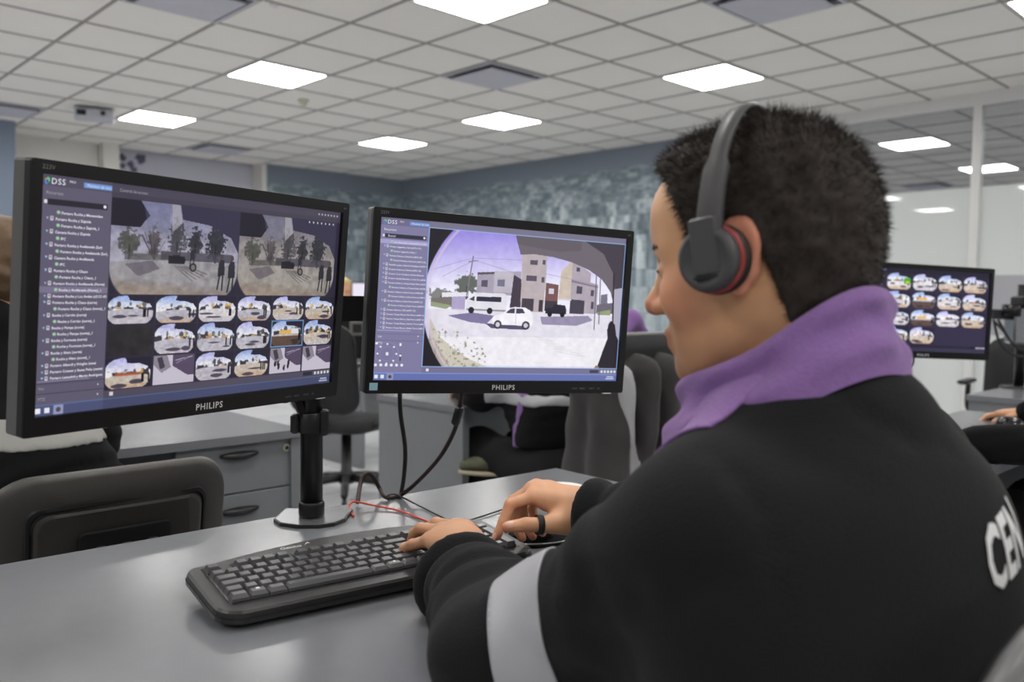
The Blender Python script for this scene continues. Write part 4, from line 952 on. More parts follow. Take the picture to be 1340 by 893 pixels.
for k in range(3): kk(5, 15.25 + k, 1); kk(4, 15.25 + k, 1); kk(3, 15.25 + k, 1); kk(0, 15.25 + k, 1)
kk(1, 16.25, 1)
for row in (1, 2, 3, 4):
    for k in range(3): kk(row, 18.5 + k, 1, 1, str({1: 1, 2: 4, 3: 7}.get(row, 0) + k) if row < 4 else '')
kk(4, 21.5, 1, 1, '-'); kk(2, 21.5, 1, 2, '+'); kk(0, 21.5, 1, 2); kk(0, 18.5, 2, 1, '0'); kk(0, 20.5, 1, 1, '.')
kcache = {}
def key_mesh(w_, h_, front):
    key = (w_, h_, front)
    if key in kcache: return kcache[key]
    W, H = w_ * U - 0.0008, h_ * U - 0.0010; i = 0.0032
    b0 = [(0, 0), (W, 0), (W, H), (0, H)]
    if front: rr_ = [[(x, y, 0) for x, y in b0], [(x + (0.0006 if x == 0 else -0.0006), y + (0.0005 if y == 0 else -i), 0.0045) for x, y in b0], [(x + (i if x == 0 else -i), y + (0.0050 if y == 0 else -i * 1.2), 0.0086) for x, y in b0]]
    else: rr_ = [[(x, y, 0) for x, y in b0], [(x + (i * .8 if x == 0 else -i * .8), y + (i * .75 if y == 0 else -i * 1.1), 0.0080) for x, y in b0], [(x + (i if x == 0 else -i), y + (i if y == 0 else -i * 1.3), 0.0088) for x, y in b0]]
    me = MB().loft(rr_, True, smooth=False).mesh('key'); me.materials.append(M['key']); kcache[key] = me; return me
leg = []; wl_ = MB()
for row, x, w_, h_, s in rows_k:
    o = bpy.data.objects.new('key', key_mesh(w_, h_, row == 0 and h_ == 1)); COL.objects.link(o); o.parent = KB
    ox, oy = X0 + x * U, Y0 + yR[row] * U - 0.004
    o.location = (ox, oy, top - 0.0005)
    if s == '#win':
        for i in (0, 1):
            for j in (0, 1): wl_.box(ox + w_ * U / 2 - .0022 + i * .0023, ox + w_ * U / 2 - .0002 + i * .0023, oy + .0095 + j * .0023, oy + .0115 + j * .0023, top + 0.0078, top + .0086)
    elif s and not s.startswith('#'): leg.append((s, ox + 0.0040, oy + (0.0095 if len(s) < 3 else 0.0090), 0.0052 if len(s) < 3 else 0.0030))
tag(wl_.build('windows_key_mark', M['print_white'], KB), kind='stuff')
tag(text_mesh(leg, 't').build('key_lettering', M['print_grey'], KB, Matrix.Translation((0, 0, top + 0.0086)), fix=False), kind='stuff')
wm = MB()
for x0, x1, y0, y1 in ((-0.003, 15 * U + .002, -0.007, 5 * U - .003), (-0.003, U + .002, 5.25 * U - .006, 6.25 * U - .002), (2 * U - .003, 6 * U + .002, 5.25 * U - .006, 6.25 * U - .002), (6.5 * U - .003, 10.5 * U + .002, 5.25 * U - .006, 6.25 * U - .002), (11 * U - .003, 15 * U + .002, 5.25 * U - .006, 6.25 * U - .002), (15.25 * U - .003, 18.25 * U + .002, -.007, 6.25 * U - .002), (18.5 * U - .003, 22.5 * U + .002, -.007, 5 * U - .003)):
    wm.box(X0 + x0, X0 + x1, Y0 + y0, Y0 + y1, top - 0.001, top + 0.0004)
wm.build('key_well', M['black_gloss'], KB)
lgm = text_mesh([('Genius', 0, 0, 0.0115, 0.014, 'LEFT', 1.0, 0.25)], 't')
lgm.add([(0.037, .002, 0), (0.043, .0085, 0), (0.048, .007, 0), (0.046, .0135, 0), (0.042, .010, 0)], [(0, 1, 4), (1, 2, 3), (1, 3, 4)])
lgm.build('brand_lettering', M['print_white'], KB, Matrix.Translation((0.135, 0.170, top + 0.0006)), fix=False)
for x in (0.06, KL - 0.06): MB().box(x, x + .03, .13, .14, -0.0115, 0.002).build('foot', M['black'], KB)

# ================================================================== MOUSE, CUP, CABLES
mp = onz(692, 710, ZD)
ang = math.radians(10)
r = empty('computer_mouse', Matrix.Translation(Vector((mp.x + .012, mp.y + .0, ZD))) @ Matrix.Rotation(ang, 4, 'Z'), 'glossy black computer mouse under the right hand', 'mouse')
mb = MB(); rings = []
for k in range(9):
    t = k / 8; z = 0.036 * math.sin(t * math.pi / 2); s = math.cos(t * math.pi / 2) ** 0.6 if k < 8 else 0.03
    rings.append([(0.060 * s * math.cos(a) , 0.033 * s * math.sin(a) * (1 - .12 * math.cos(a)), z + 0.001) for a in [2 * math.pi * i / 28 for i in range(28)]])
mb.loft(rings).build('shell', M['black_gloss'], r)
MB().tube([(0.060 * 1.01 * math.cos(a), 0.0335 * math.sin(a) * (1 - .12 * math.cos(a)), 0.007) for a in [2 * math.pi * i / 40 for i in range(41)]], 0.0014, 6, False).build('chrome_line', M['steel'], r)
MB().box(-0.040, -0.022, -0.003, 0.003, 0.022, 0.034, 0.002).build('scroll_wheel', M['black'], r)
c = onz(734, 639, ZD + 0.015)
r = empty('round_dish', Matrix.Translation(Vector((c.x, c.y, ZD))), 'shallow white round dish behind the right hand on the desk', 'dish')
MB().lathe([(0.036, 0.0), (0.046, 0.004), (0.050, 0.014), (0.050, 0.017), (0.046, 0.017), (0.043, 0.008), (0.0, 0.007)], 40).build('rim', M['white_gloss'], r)
MB().lathe([(0.042, 0.0082), (0.041, 0.0092), (0.0, 0.0095)], 40).build('inside', M['cream'], r)
def cable(name, pts, rad, m, label, n=10, group='cables on the desk'):
    mb = MB().tube(spline(pts, n), rad, 8); o = mb.build(name, m); tag(o, label, 'cable', group); return o
D = lambda x, y, z=ZD + .003: onz(x, y, z)
# hanging under the right monitor
yb = 1.60
M['cable_braid'] = mat('braided_cable_mat', srgb(40, 20, 20), 0.55, var=0.9, vscale=160)
cA = cable('power_cable', [dep(523, 500, 1.56), dep(524, 540, 1.58), dep(530, 585, 1.60), dep(529, 620, 1.62), dep(524, 650, 1.68), onz(519, 655, ZD + .006) + Vector((0, .03, 0))], 0.0042, M['cable'], 'straight black cable hanging under the left side of the right monitor')
pB = [dep(606, 500, 1.56), dep(602, 530, 1.57), dep(596, 560, 1.59), dep(578, 595, 1.61), dep(552, 625, 1.63), dep(525, 648, 1.66), onz(505, 651, ZD + .006), dep(497, 640, 1.67), dep(488, 624, 1.66), dep(480, 620, 1.65), dep(472, 632, 1.64), onz(468, 658, ZD + .006)]
rB = empty('video_cable', Matrix.Translation(pB[6]), 'thick dark red-flecked cable with a ferrite bead under the right monitor', 'cable', 'cables on the desk')
MB().tube([p - pB[6] for p in spline(pB, 10)], 0.0042, 8).build('cord', M['cable_braid'], rB)
fa, fb = dep(601.5, 533, 1.57) - pB[6], dep(595.5, 555, 1.585) - pB[6]
MB().tube([fa, fa * .93 + fb * .07, fa * .07 + fb * .93, fb], [0.0062, 0.0085, 0.0085, 0.0062], 14).build('ferrite_bead', M['black'], rB)
cable('thin_black_cable', [D(508, 655), D(506, 650, ZD + .014), D(516, 647, ZD + .018), D(530, 653, ZD + .012), D(552, 664), D(568, 672), D(582, 679), D(600, 690)], 0.0016, M['cable'], 'thin black cord curling from the monitor cables to the keyboard')
cable('thin_black_cable', [D(600, 686), D(618, 680), D(640, 673), D(662, 666), D(690, 660), D(720, 652)], 0.0016, M['cable'], 'thin black cord running behind the keyboard to the right hand')
cable('thin_black_cable', [D(596, 690), D(615, 684), D(632, 686), D(648, 693), D(665, 702)], 0.0016, M['cable'], 'thin black cord ending under the right index finger')
cable('red_cable', [D(463, 676), D(458, 668), D(458, 660, ZD + .010), D(466, 657, ZD + .012), D(490, 662, ZD + .006), D(520, 668), D(553, 680), D(580, 692)], 0.0018, M['red_cable'], 'thin orange-red cord looping beside the monitor stand')
cable('red_cable', [D(660, 718), D(674, 727), D(700, 733), D(740, 745)], 0.0018, M['red_cable'], 'short piece of red cord at the right end of the keyboard')

# ================================================================== CHAIRS
def star_base(r, z=0.0, R=0.30, seat=0.42):
    for k in range(5):
        a = 2 * math.pi * k / 5 + .3; c, s = math.cos(a), math.sin(a)
        MB().tube([(0.03 * c, 0.03 * s, 0.11), (R * .6 * c, R * .6 * s, 0.095), (R * c, R * s, 0.07)], [0.026, 0.022, 0.018], 8).build('base_leg', M['chair_plastic'], r)
        MB().tube([(R * c - .012 * s, R * s + .012 * c, 0.028), (R * c + .012 * s, R * s - .012 * c, 0.028)], 0.027, 14).build('caster', M['chair_plastic'], r)
    MB().lathe([(0.045, 0.08), (0.04, 0.14), (0.03, 0.15), (0.028, seat - 0.04)], 20).build('gas_column', M['chair_plastic'], r)
def chair_shape(m, label, kind='shell', seat_z=0.45, back_top=0.86, w_=0.42, back_h=0.40, tilt=0.12):
    """local: +y is where the sitter faces"""
    r = empty('office_chair', m, label, 'chair', 'black office chairs')
    star_base(r, seat=seat_z)
    o = rrect(-0.23, 0.23, -0.22, 0.22, 0.10, 6)
    MB().loft([[(x * s, y * s, z) for x, y in o] for s, z in ((0.90, seat_z - 0.05), (1.0, seat_z - 0.03), (1.0, seat_z - 0.005), (0.93, seat_z + 0.015), (0.7, seat_z + .018))]).build('seat', M['chair_fabric'], r)
    zb = back_top - back_h
    def bk(x, z, off):  # curved backrest
        t = (z - zb) / back_h; y = -0.24 - tilt * t * 0.5 - off + 0.05 * (x / 0.22) ** 2
        return (x, y, z)
    def outline(inset, corner=0.09): return [(x, y + zb) for x, y in rrect(-w_ / 2 + inset, w_ / 2 - inset, inset, back_h - inset, corner, 7)]
    if kind == 'shell':
        # moulded plastic back seen from behind: frame, recessed panel, label plate
        body = MB(); n_ = 26
        def grid_ring(i, off): return [bk(x, z, off) for x, z in outline(i, .075 if i < .05 else .026)]
        body.loft([grid_ring(0.03, -0.012), grid_ring(0.006, -0.008), grid_ring(0.0, 0.0), grid_ring(0.004, 0.012), grid_ring(0.012, 0.018), grid_ring(0.049, 0.021)], True, smooth=True)
        body.build('back_shell', M['chair_shell'], r)
        MB().loft([grid_ring(0.054, 0.020), grid_ring(0.056, 0.026), grid_ring(0.061, 0.026), grid_ring(0.064, 0.020)], True, smooth=False).build('panel_groove', M['black'], r)
        MB().loft([grid_ring(0.066, 0.020), grid_ring(0.067, 0.0285), grid_ring(0.072, 0.030)], True, smooth=False).build('back_panel', M['chair_shell'], r)
        pt = [(x, z + zb) for x, z in rrect(-0.08, 0.08, back_h * .52, back_h * .76, 0.012, 4)]
        MB().loft([[bk(x, z, 0.026) for x, z in pt], [bk(x * .98, z, 0.034) for x, z in pt], [bk(x * .93, z * .998, 0.034) for x, z in pt]], True, smooth=False).build('grip_plate', M['chair_plastic'], r)
        for k in range(3): MB().box(-0.055 + .045 * k, -0.035 + .045 * k, -0.335, -0.30, zb + back_h * .58, zb + back_h * .70, 0.003).build('grip_slot', M['black'], r)
        MB().loft([[bk(x, z, 0.0) for x, z in outline(0.02)], [bk(x, z, -0.045) for x, z in outline(0.035)], [bk(x, z, -0.055) for x, z in outline(0.08, .06)]]).build('back_cushion', M['chair_fabric'], r)
    else:
        MB().loft([[bk(x, z, 0.03) for x, z in outline(0.04)], [bk(x, z, 0.02) for x, z in outline(0.0)], [bk(x, z, -0.005) for x, z in outline(0.0)], [bk(x, z, -0.03) for x, z in outline(0.05, .06)]]).build('backrest', M['chair_fabric'], r)
        o_ = outline(-0.004); MB().tube([bk(x, z, 0.01) for x, z in o_ + o_[:1]], 0.009, 8, False).build('rim', M['chair_rim'] if kind == 'rim' else M['chair_plastic'], r)
    MB().tube([(0, -0.08, seat_z - 0.05), (0, -0.27, seat_z - 0.04), (0, -0.31, zb + 0.10)], [0.022, 0.022, 0.02], 8).build('back_support', M['chair_plastic'], r)
    if kind == 'arms':
        for s in (-1, 1):
            MB().tube(spline([(s * .2, -.05, seat_z - .03), (s * .28, -.05, seat_z + .02), (s * .285, -.05, seat_z + .18)], 5), 0.016, 8).build('arm_post', M['chair_plastic'], r)
            MB().box(s * .285 - .03, s * .285 + .03, -.15, .12, seat_z + .18, seat_z + .205, 0.008).build('armrest', M['chair_plastic'], r)
    return r
# chair of the colleague at the left, seen from behind over the desk edge
chair_shape(room_m(0.545, 1.875, 0, math.radians(0)), 'black plastic-backed chair of the colleague behind the left monitor', 'shell', back_top=0.825, w_=0.425, back_h=0.44, seat_z=0.43)
# the man's own chair: only a blurred grey piece of the back shows at the lower right
TF = Vector((-0.69, 0.7225, 0)).normalized()
chair_shape(Matrix.Translation(Vector((0.262, 0.825, 0))) @ Matrix.Rotation(math.atan2(TF.y, TF.x) - math.pi / 2, 4, 'Z'), 'chair of the man with the headset, blurred at the lower right corner', 'rim', back_top=0.95, w_=0.40, back_h=0.46, seat_z=0.44, tilt=0.1)
chair_shape(room_m(2.62, 4.08, 0, math.radians(-70)), 'empty black swivel chair between the two monitors in the background', 'arms', back_top=0.97, w_=0.46, back_h=0.46, seat_z=0.44)
chair_shape(room_m(2.15, 1.95, 0, math.radians(3)), 'dark chair with pale rim and a jacket over it beside the man\'s face', 'rim', back_top=1.02, w_=0.42, back_h=0.50, seat_z=0.45)
chair_shape(Matrix.Translation(onz(1345, 600, 0) * 0 + Vector((3.05, 5.1, 0))) @ Matrix.Rotation(math.radians(140), 4, 'Z'), 'grey chair standing behind the pole at the right edge', 'arms', back_top=0.90, w_=0.44, back_h=0.44)
# ================================================================== THE MAN WITH THE HEADSET
TFn = np.array([-0.69, 0.7225, 0]); TFn /= np.linalg.norm(TFn)      # torso faces the desk
TLn = np.array([-TFn[1], TFn[0], 0])                                  # his left
ZZ = np.array([0, 0, 1.0])
N0 = np.array([0.262, 0.775, 1.065])                                  # base of the neck
SL, SR = np.array([0.160, 0.678, 0.945]), N0 - TLn * 0.215 + ZZ * -0.110 + TFn * 0.0
EL, WL = np.array([0.030, 0.81, 0.805]), _v(dep(602, 757, 1.065))
ER, WR = np.array([0.35, 1.06, 0.84]), _v(dep(772, 676, 1.235))
HIP = np.array([0.290, 0.755, 0.53])
MAN = empty('person', Matrix.Translation((HIP[0], HIP[1], 0)), 'man in black fleece with purple collar and headset, typing in front', 'person')

# ---------------- head (local frame: x forward, y his left, z up)
hy, hp = math.radians(58), math.radians(9)
hF = Vector((-math.sin(hy) * math.cos(hp), math.cos(hy) * math.cos(hp), -math.sin(hp)))
hL = Vector((-math.cos(hy), -math.sin(hy), 0)); hU = hF.cross(hL)
HSC = 0.945
HM = (Matrix((hF, hL, hU)) * HSC).transposed().to_4x4(); HM[3][3] = 1.0; HM.translation = Vector((0.2265, 0.80, 1.178))
HMn = np.array(HM)
def to_w(Vl): return Vl @ HMn[:3, :3].T + HMn[:3, 3]
hd = Field((-0.155, -0.115, -0.26), (0.15, 0.115, 0.155), 0.0024)
hd.ell((-0.014, 0, 0.030), (0.101, 0.077, 0.090), k=0)
hd.ell((0.030, 0, -0.015), (0.066, 0.064, 0.088), k=0.03)
hd.ell((-0.055, 0, -0.01), (0.052, 0.062, 0.062), k=0.03)
hd.ell((0.040, 0, -0.080), (0.047, 0.047, 0.034), k=0.03)
for s in (-1, 1):
    hd.cap((-0.008, s * 0.054, -0.055), (0.050, s * 0.026, -0.100), 0.014, 0.015, k=0.03)
    hd.ell((0.054, s * 0.042, -0.030), (0.030, 0.022, 0.024), k=0.02)
    hd.cap((0.076, s * 0.014, 0.022), (0.064, s * 0.046, 0.020), 0.011, 0.010, k=0.014)
hd.ell((0.076, 0, -0.102), (0.018, 0.021, 0.017), k=0.02)
hd.ell((0.052, 0, 0.055), (0.042, 0.052, 0.045), k=0.03)
hd.cap((0.086, 0, 0.010), (0.108, 0, -0.028), 0.0075, 0.0105, k=0.012)
hd.ell((0.109, 0, -0.031), (0.012, 0.0115, 0.0105), k=0.008)
for s in (-1, 1):
    hd.ell((0.098, s * 0.0125, -0.035), (0.011, 0.0075, 0.008), k=0.006)
    hd.ell((0.101, s * 0.006, -0.043), (0.006, 0.0035, 0.004), k=0.003, sub=True)
    hd.ell((0.091, s * 0.032, 0.000), (0.013, 0.017, 0.011), k=0.012, sub=True)
    hd.ell((0.077, s * 0.032, 0.000), (0.0122, 0.0145, 0.0118), k=0.003)
hd.cap((0.090, -0.016, -0.063), (0.090, 0.016, -0.063), 0.0065, k=0.008); hd.ell((0.094, 0, -0.062), (0.008, 0.016, 0.006), k=0.006)
hd.cap((0.089, -0.014, -0.075), (0.089, 0.014, -0.075), 0.0070, k=0.008)
hd.cap((0.099, -0.020, -0.0688), (0.099, 0.020, -0.0688), 0.0022, k=0.004, sub=True)
base = hd.copy()
# neck
hd.cap((-0.032, 0, -0.055), (-0.062, 0, -0.24), 0.058, 0.060, k=0.03)
for s in (-1, 1): hd.cap((-0.040, s * 0.036, -0.075), (-0.01, s * 0.026, -0.21), 0.014, 0.020, k=0.03)
hd.ell((0.012, 0, -0.155), (0.02, 0.018, 0.025), k=0.03)
# ears: a tilted plate with a raised rim, a hollow and a lobe
for s in (-1, 1):
    R_ = np.array([[0.92, s * 0.0, 0.0], [0, 1, 0], [0, 0, 1.0]])
    ex = lambda x, z, o: (x * .92 - .001, s * (0.0740 + o * .72), z)
    ring = [(0.004, 0.010, .003), (0.001, 0.022, .005), (-0.008, 0.029, .008), (-0.019, 0.027, .012), (-0.026, 0.017, .014), (-0.027, 0.003, .013), (-0.022, -0.012, .009), (-0.014, -0.024, .006), (-0.004, -0.033, .004), (0.003, -0.030, .003)]
    ring = [tuple(v) for v in spline(ring, 3)]
    for a, b in zip(ring[:-1], ring[1:]): hd.cap(ex(*a), ex(*b), 0.0040, k=0.003)
    hd.cap(ex(-0.006, 0.018, .003), ex(-0.016, -0.018, .003), 0.012, 0.008, k=0.008); hd.cap(ex(-0.015, 0.014, .004), ex(-0.015, -0.008, .003), 0.0075, 0.006, k=0.008)
    hd.ell(ex(-0.003, -0.030, .005), (0.009, 0.006, 0.009), k=0.006); hd.ell(ex(-0.006, 0.0, .012), (0.008, 0.008, 0.011), k=0.005, sub=True)
    hd.cap(ex(0.004, 0.004, .002), ex(0.004, -0.008, .002), 0.006, k=0.006)
Vh, Fh = hd.mesh(); Vh = relax(Vh, Fh, 2, 0.4)
SK = np.array(srgb(206, 156, 116)[:3])
def skin_cols(V):
    c = np.ones((len(V), 3)) * SK
    def blend(m, col): 
        nonlocal c; c = c + np.clip(m, 0, 1)[:, None] * (np.array(srgb(*col)[:3]) - c)
    x, y, z = V[:, 0], np.abs(V[:, 1]), V[:, 2]
    blend(1.4 - np.hypot(np.hypot((x - .06) / .03, (y - .045) / .03), (z + .03) / .03), (208, 142, 110))
    blend((y - .072) / .006 * (np.abs(x + .014) < .026) * (z < .045) * (z > -.045) * .8, (204, 136, 110))
    blend(1.5 - np.hypot(np.hypot((x - .108) / .014, y / .02), (z + .034) / .014), (202, 128, 104))
    blend((1.25 - np.hypot(np.hypot((x - .094) / .014, y / .024), (z + .069) / .013)) * 2, (170, 96, 86))
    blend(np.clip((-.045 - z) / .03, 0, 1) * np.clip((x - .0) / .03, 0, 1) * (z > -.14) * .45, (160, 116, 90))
    n = noise3(V, 260, 3) * .5 + noise3(V, 90, 4) * .5
    return np.clip(c * (1 + .05 * n[:, None]), 0, 1)
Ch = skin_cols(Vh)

# ---------------- hands
def hand_field(lo, hi, wrist, knuck, fingers, thumb, thenar, rad=0.0085, wr=(0.026, 0.020), h=0.0018):
    f = Field(lo, hi, h); W = _v(wrist)
    f.cap(W - (knuck[1] - W) * 0.9, W, wr[0], wr[0] * .98, k=0)
    for i, K in enumerate(knuck): f.cap(W + (K - W) * 0.18, K, 0.020, 0.0118, k=0.018)
    for a, b in zip(knuck[:-1], knuck[1:]): f.cap((a * .75 + W * .25), (b * .75 + W * .25), 0.0125, k=0.012)
    for pts, r in fingers:
        f.cap(pts[0], pts[1], r * 1.10, r * 1.02, k=0.006, pad=.02); f.cap(pts[1], pts[2], r * 1.02, r * 0.92, k=0.003, pad=.02); f.cap(pts[2], pts[3], r * 0.92, r * 0.80, k=0.003, pad=.02)
    f.cap(thumb[0], thumb[1], thenar, 0.0120, k=0.014); f.cap(thumb[1], thumb[2], 0.0108, 0.0104, k=0.004); f.cap(thumb[2], thumb[3], 0.0104, 0.0082, k=0.003)
    return f
dp = lambda x, y, Y: _v(dep(x, y, Y))
# left hand, typing
Wl = dp(611, 724, 1.115)
kL = [dp(612, 693, 1.205), dp(596, 690, 1.205), dp(578, 695, 1.190), dp(563, 707, 1.170)]
fL = [([kL[0], dp(598, 688, 1.248), dp(590, 693, 1.268), dp(586, 701, 1.280)], .0084), ([kL[1], dp(571, 685, 1.245), dp(561, 691, 1.262), dp(556, 700, 1.268)], .0086),
      ([kL[2], dp(551, 692, 1.222), dp(542, 698, 1.238), dp(538, 707, 1.242)], .0084), ([kL[3], dp(540, 713, 1.190), dp(530, 717, 1.200), dp(524, 726, 1.202)], .0078)]
tL = [dp(622, 712, 1.15), dp(622, 708, 1.20), dp(612, 712, 1.235), dp(603, 716, 1.262)]
allp = np.array(kL + [p for q, _ in fL for p in q] + tL + [Wl]); lo, hi = allp.min(0) - .045, allp.max(0) + .045
hl = hand_field(lo, hi, Wl, kL, fL, tL, .016, wr=(.028, .02))
Vl, Fl = hl.mesh(); Vl = relax(Vl, Fl, 2, .4)
# right hand, index finger pressing a key, thumb stretched towards the left
Wr = dp(766, 668, 1.245)
kR = [dp(699, 650, 1.245), dp(697, 640, 1.268), dp(702, 637, 1.290), dp(710, 641, 1.308)]
fR = [([kR[0], dp(668, 660, 1.238), dp(659, 683, 1.232), dp(650, 702, 1.228)], .0086), ([kR[1], dp(671, 656, 1.268), dp(673, 682, 1.266), dp(683, 704, 1.258)], .0086),
      ([kR[2], dp(682, 660, 1.294), dp(686, 684, 1.292), dp(697, 702, 1.285)], .0084), ([kR[3], dp(696, 665, 1.316), dp(701, 685, 1.314), dp(710, 698, 1.308)], .0076)]
tR = [dp(742, 683, 1.228), dp(712, 687, 1.212), dp(689, 687, 1.204), dp(664, 690, 1.204)]
allp = np.array(kR + [p for q, _ in fR for p in q] + tR + [Wr]); lo, hi = allp.min(0) - .045, allp.max(0) + .06
hr = hand_field(lo, hi, Wr, kR, fR, tR, .020, wr=(.030, .024))
Vr, Fr = hr.mesh(); Vr = relax(Vr, Fr, 2, .4)
def hand_cols(V, tips, knuckles):
    c = np.ones((len(V), 3)) * np.array(srgb(212, 160, 124)[:3])
    for p, rr_, col, st in [(t, .013, (214, 138, 112), .7) for t in tips] + [(k, .012, (206, 140, 110), .6) for k in knuckles]:
        m = np.clip(1.3 - np.linalg.norm(V - p, axis=1) / rr_, 0, 1) * st; c = c + m[:, None] * (np.array(srgb(*col)[:3]) - c)
    n = noise3(V, 300, 5); return np.clip(c * (1 + .05 * n[:, None]), 0, 1)
Cl = hand_cols(Vl, [q[3] for q, _ in fL], [q[1] for q, _ in fL] + kL); Cr = hand_cols(Vr, [q[3] for q, _ in fR] + [tR[3]], [q[1] for q, _ in fR] + [tR[2]] + kR)
# body under the clothes, so the figure is one continuous surface
bd = Field((-0.2, 0.4, 0.4), (0.62, 1.4, 1.12), 0.010)
bd.cap(HIP, N0 - ZZ * .22 - TFn * .02, .09, .09, k=0); bd.cap(N0 - ZZ * .15 + TLn * .08, N0 - ZZ * .15 - TLn * .08, .05, k=.05); bd.cap(N0 - ZZ * .14, N0 + ZZ * .03 + TFn * .01, .05, .05, k=.03); bd.cap(N0 - ZZ * .15, SL, .04, .03, k=.02); bd.cap(N0 - ZZ * .15, SR, .04, .03, k=.02)
for S_, E_, W_ in ((SL, EL, Wl), (SR, ER, Wr)): bd.cap(S_, E_, .036, .034, k=.03); bd.cap(E_, W_, .034, .025, k=.02)
Vb, Fb = bd.mesh(); Vb = relax(Vb, Fb, 2)
Vs, Fs, Cs, off = [], [], [], 0
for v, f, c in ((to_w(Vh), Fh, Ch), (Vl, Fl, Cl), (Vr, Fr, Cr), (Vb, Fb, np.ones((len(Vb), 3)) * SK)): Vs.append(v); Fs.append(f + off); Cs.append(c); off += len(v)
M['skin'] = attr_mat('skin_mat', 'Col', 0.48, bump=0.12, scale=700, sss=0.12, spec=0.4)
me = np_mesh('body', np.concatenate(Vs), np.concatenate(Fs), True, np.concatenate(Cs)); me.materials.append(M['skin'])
body_o = bpy.data.objects.new('body', me); COL.objects.link(body_o); body_o.parent = MAN; body_o.matrix_basis = MAN.matrix_world.inverted()
INV = MAN.matrix_world.inverted()
def world_part(mb, name, m, parent=None):
    o = mb.build(name, m, parent or MAN); o.matrix_basis = INV if parent is None else Matrix(); return o
# nails on the thumb and index of the right hand
M['nail'] = mat('nail_mat', srgb(226, 178, 156), 0.25)
def nail(tip, prev, outward, name='fingernail', s=1.0):
    t = Vector(tip - prev).normalized(); o = (Vector(outward) - t * t.dot(Vector(outward))).normalized(); sd = t.cross(o)
    mb = MB(); rings = []
    for k in range(5):
        a = k / 4; x = -.004 + .011 * a; wd = .0052 * s * (1 - .35 * (2 * a - 1) ** 2 if a > .5 else 1 - .2 * (2 * a - 1) ** 2)
        rings.append([Vector(tip) + t * x + sd * wd * q + o * (.0086 * s - .0022 * q * q + (.0008 if a < 1 else 0)) for q in (-1, -.5, 0, .5, 1)])
    mb.loft(rings, cap=False, closed=False); return world_part(mb, name, M['nail'])
toc = -_v(ray(664, 690))
nail(tR[3] - .2 * (tR[3] - tR[2]), tR[2], toc + ZZ * .6, s=1.1); nail(fR[0][0][3], fR[0][0][2], toc - np.array([1, 0, 0]) * .8, s=.8)
# ---------------- jacket
jf = Field((-0.19, 0.36, 0.40), (0.66, 1.33, 1.15), 0.0062)
RT = np.array([TFn, TLn, ZZ])
ch = N0 + TFn * -0.038 + ZZ * -0.180
jf.ell(ch, (0.148, 0.222, 0.175), RT, k=0)
jf.cap(N0 - TFn * .055 - ZZ * .035, N0 - TFn * .075 - ZZ * .12, .058, .08, k=.04)
jf.ell(HIP - TFn * .012 + ZZ * 0.12, (0.155, 0.215, 0.24), RT, k=0.08)
jf.cap(N0 + TLn * .03 - ZZ * .045, SL, 0.062, 0.066, k=0.03); jf.cap(N0 - TLn * .03 - ZZ * .045, SR, 0.066, 0.070, k=0.03)
jf.ell(N0 - ZZ * .03 - TFn * .015, (.088, .088, .055), RT, k=0.04)
jf.cap(SL, EL, 0.070, 0.068, k=0.03); jf.cap(EL, WL, 0.068, 0.053, k=0.02); jf.cap(EL + np.array([-.052, -.01, -.008]), WL + (EL - WL) * .3 + np.array([-.014, 0, -.004]), .056, .046, k=.03)
jf.cap(SR, ER, 0.078, 0.068, k=0.045); jf.cap(ER, WR, 0.066, 0.050, k=0.03)
P = jf.P.astype(np.float64)
def seg_t(a, b): 
    ab = b - a; return ((P - a) @ ab) / (ab @ ab)
def seg_d(a, b):
    t = np.clip(seg_t(a, b), 0, 1); return np.linalg.norm(P - a - t[..., None] * (b - a), axis=-1)
# folds: rings round the forearm near cuff and elbow, drapes from the armpit
def fold(a, b, amp, nw, ph, lo_, hi_, skew=3.0, rad=.12):
    t = seg_t(a, b); dd = seg_d(a, b); q = P - a; side = (q @ np.cross((b - a) / np.linalg.norm(b - a), ZZ)) / .07; upv = q[..., 2] / .07
    w_ = np.clip((t - lo_) / .12, 0, 1) * np.clip((hi_ - t) / .12, 0, 1) * np.clip((rad - dd) / .03, 0, 1)
    s = np.sin(nw * t + ph + skew * .35 * side + .8 * np.sin(2.1 * upv + ph))
    jf.d[...] = jf.d - (amp * w_ * (np.abs(s) ** 1.5 * np.sign(s))).astype(np.float32)
fold(EL, WL, .0038, 19, .4, .15, .85, 4.5); fold(EL, WL, .0022, 41, 1.7, .35, .9, 7)
fold(SL, EL, .0042, 15, 2.0, .25, 1.0, 5); fold(SR, ER, .004, 15, 1.0, .2, 1.0, 4); fold(ER, WR, .0045, 24, .9, .05, .9, 3)
big = noise3(P, 16, 11) * .0045 + noise3(P, 34, 12) * .0018; jf.d[...] = jf.d - big.astype(np.float32)
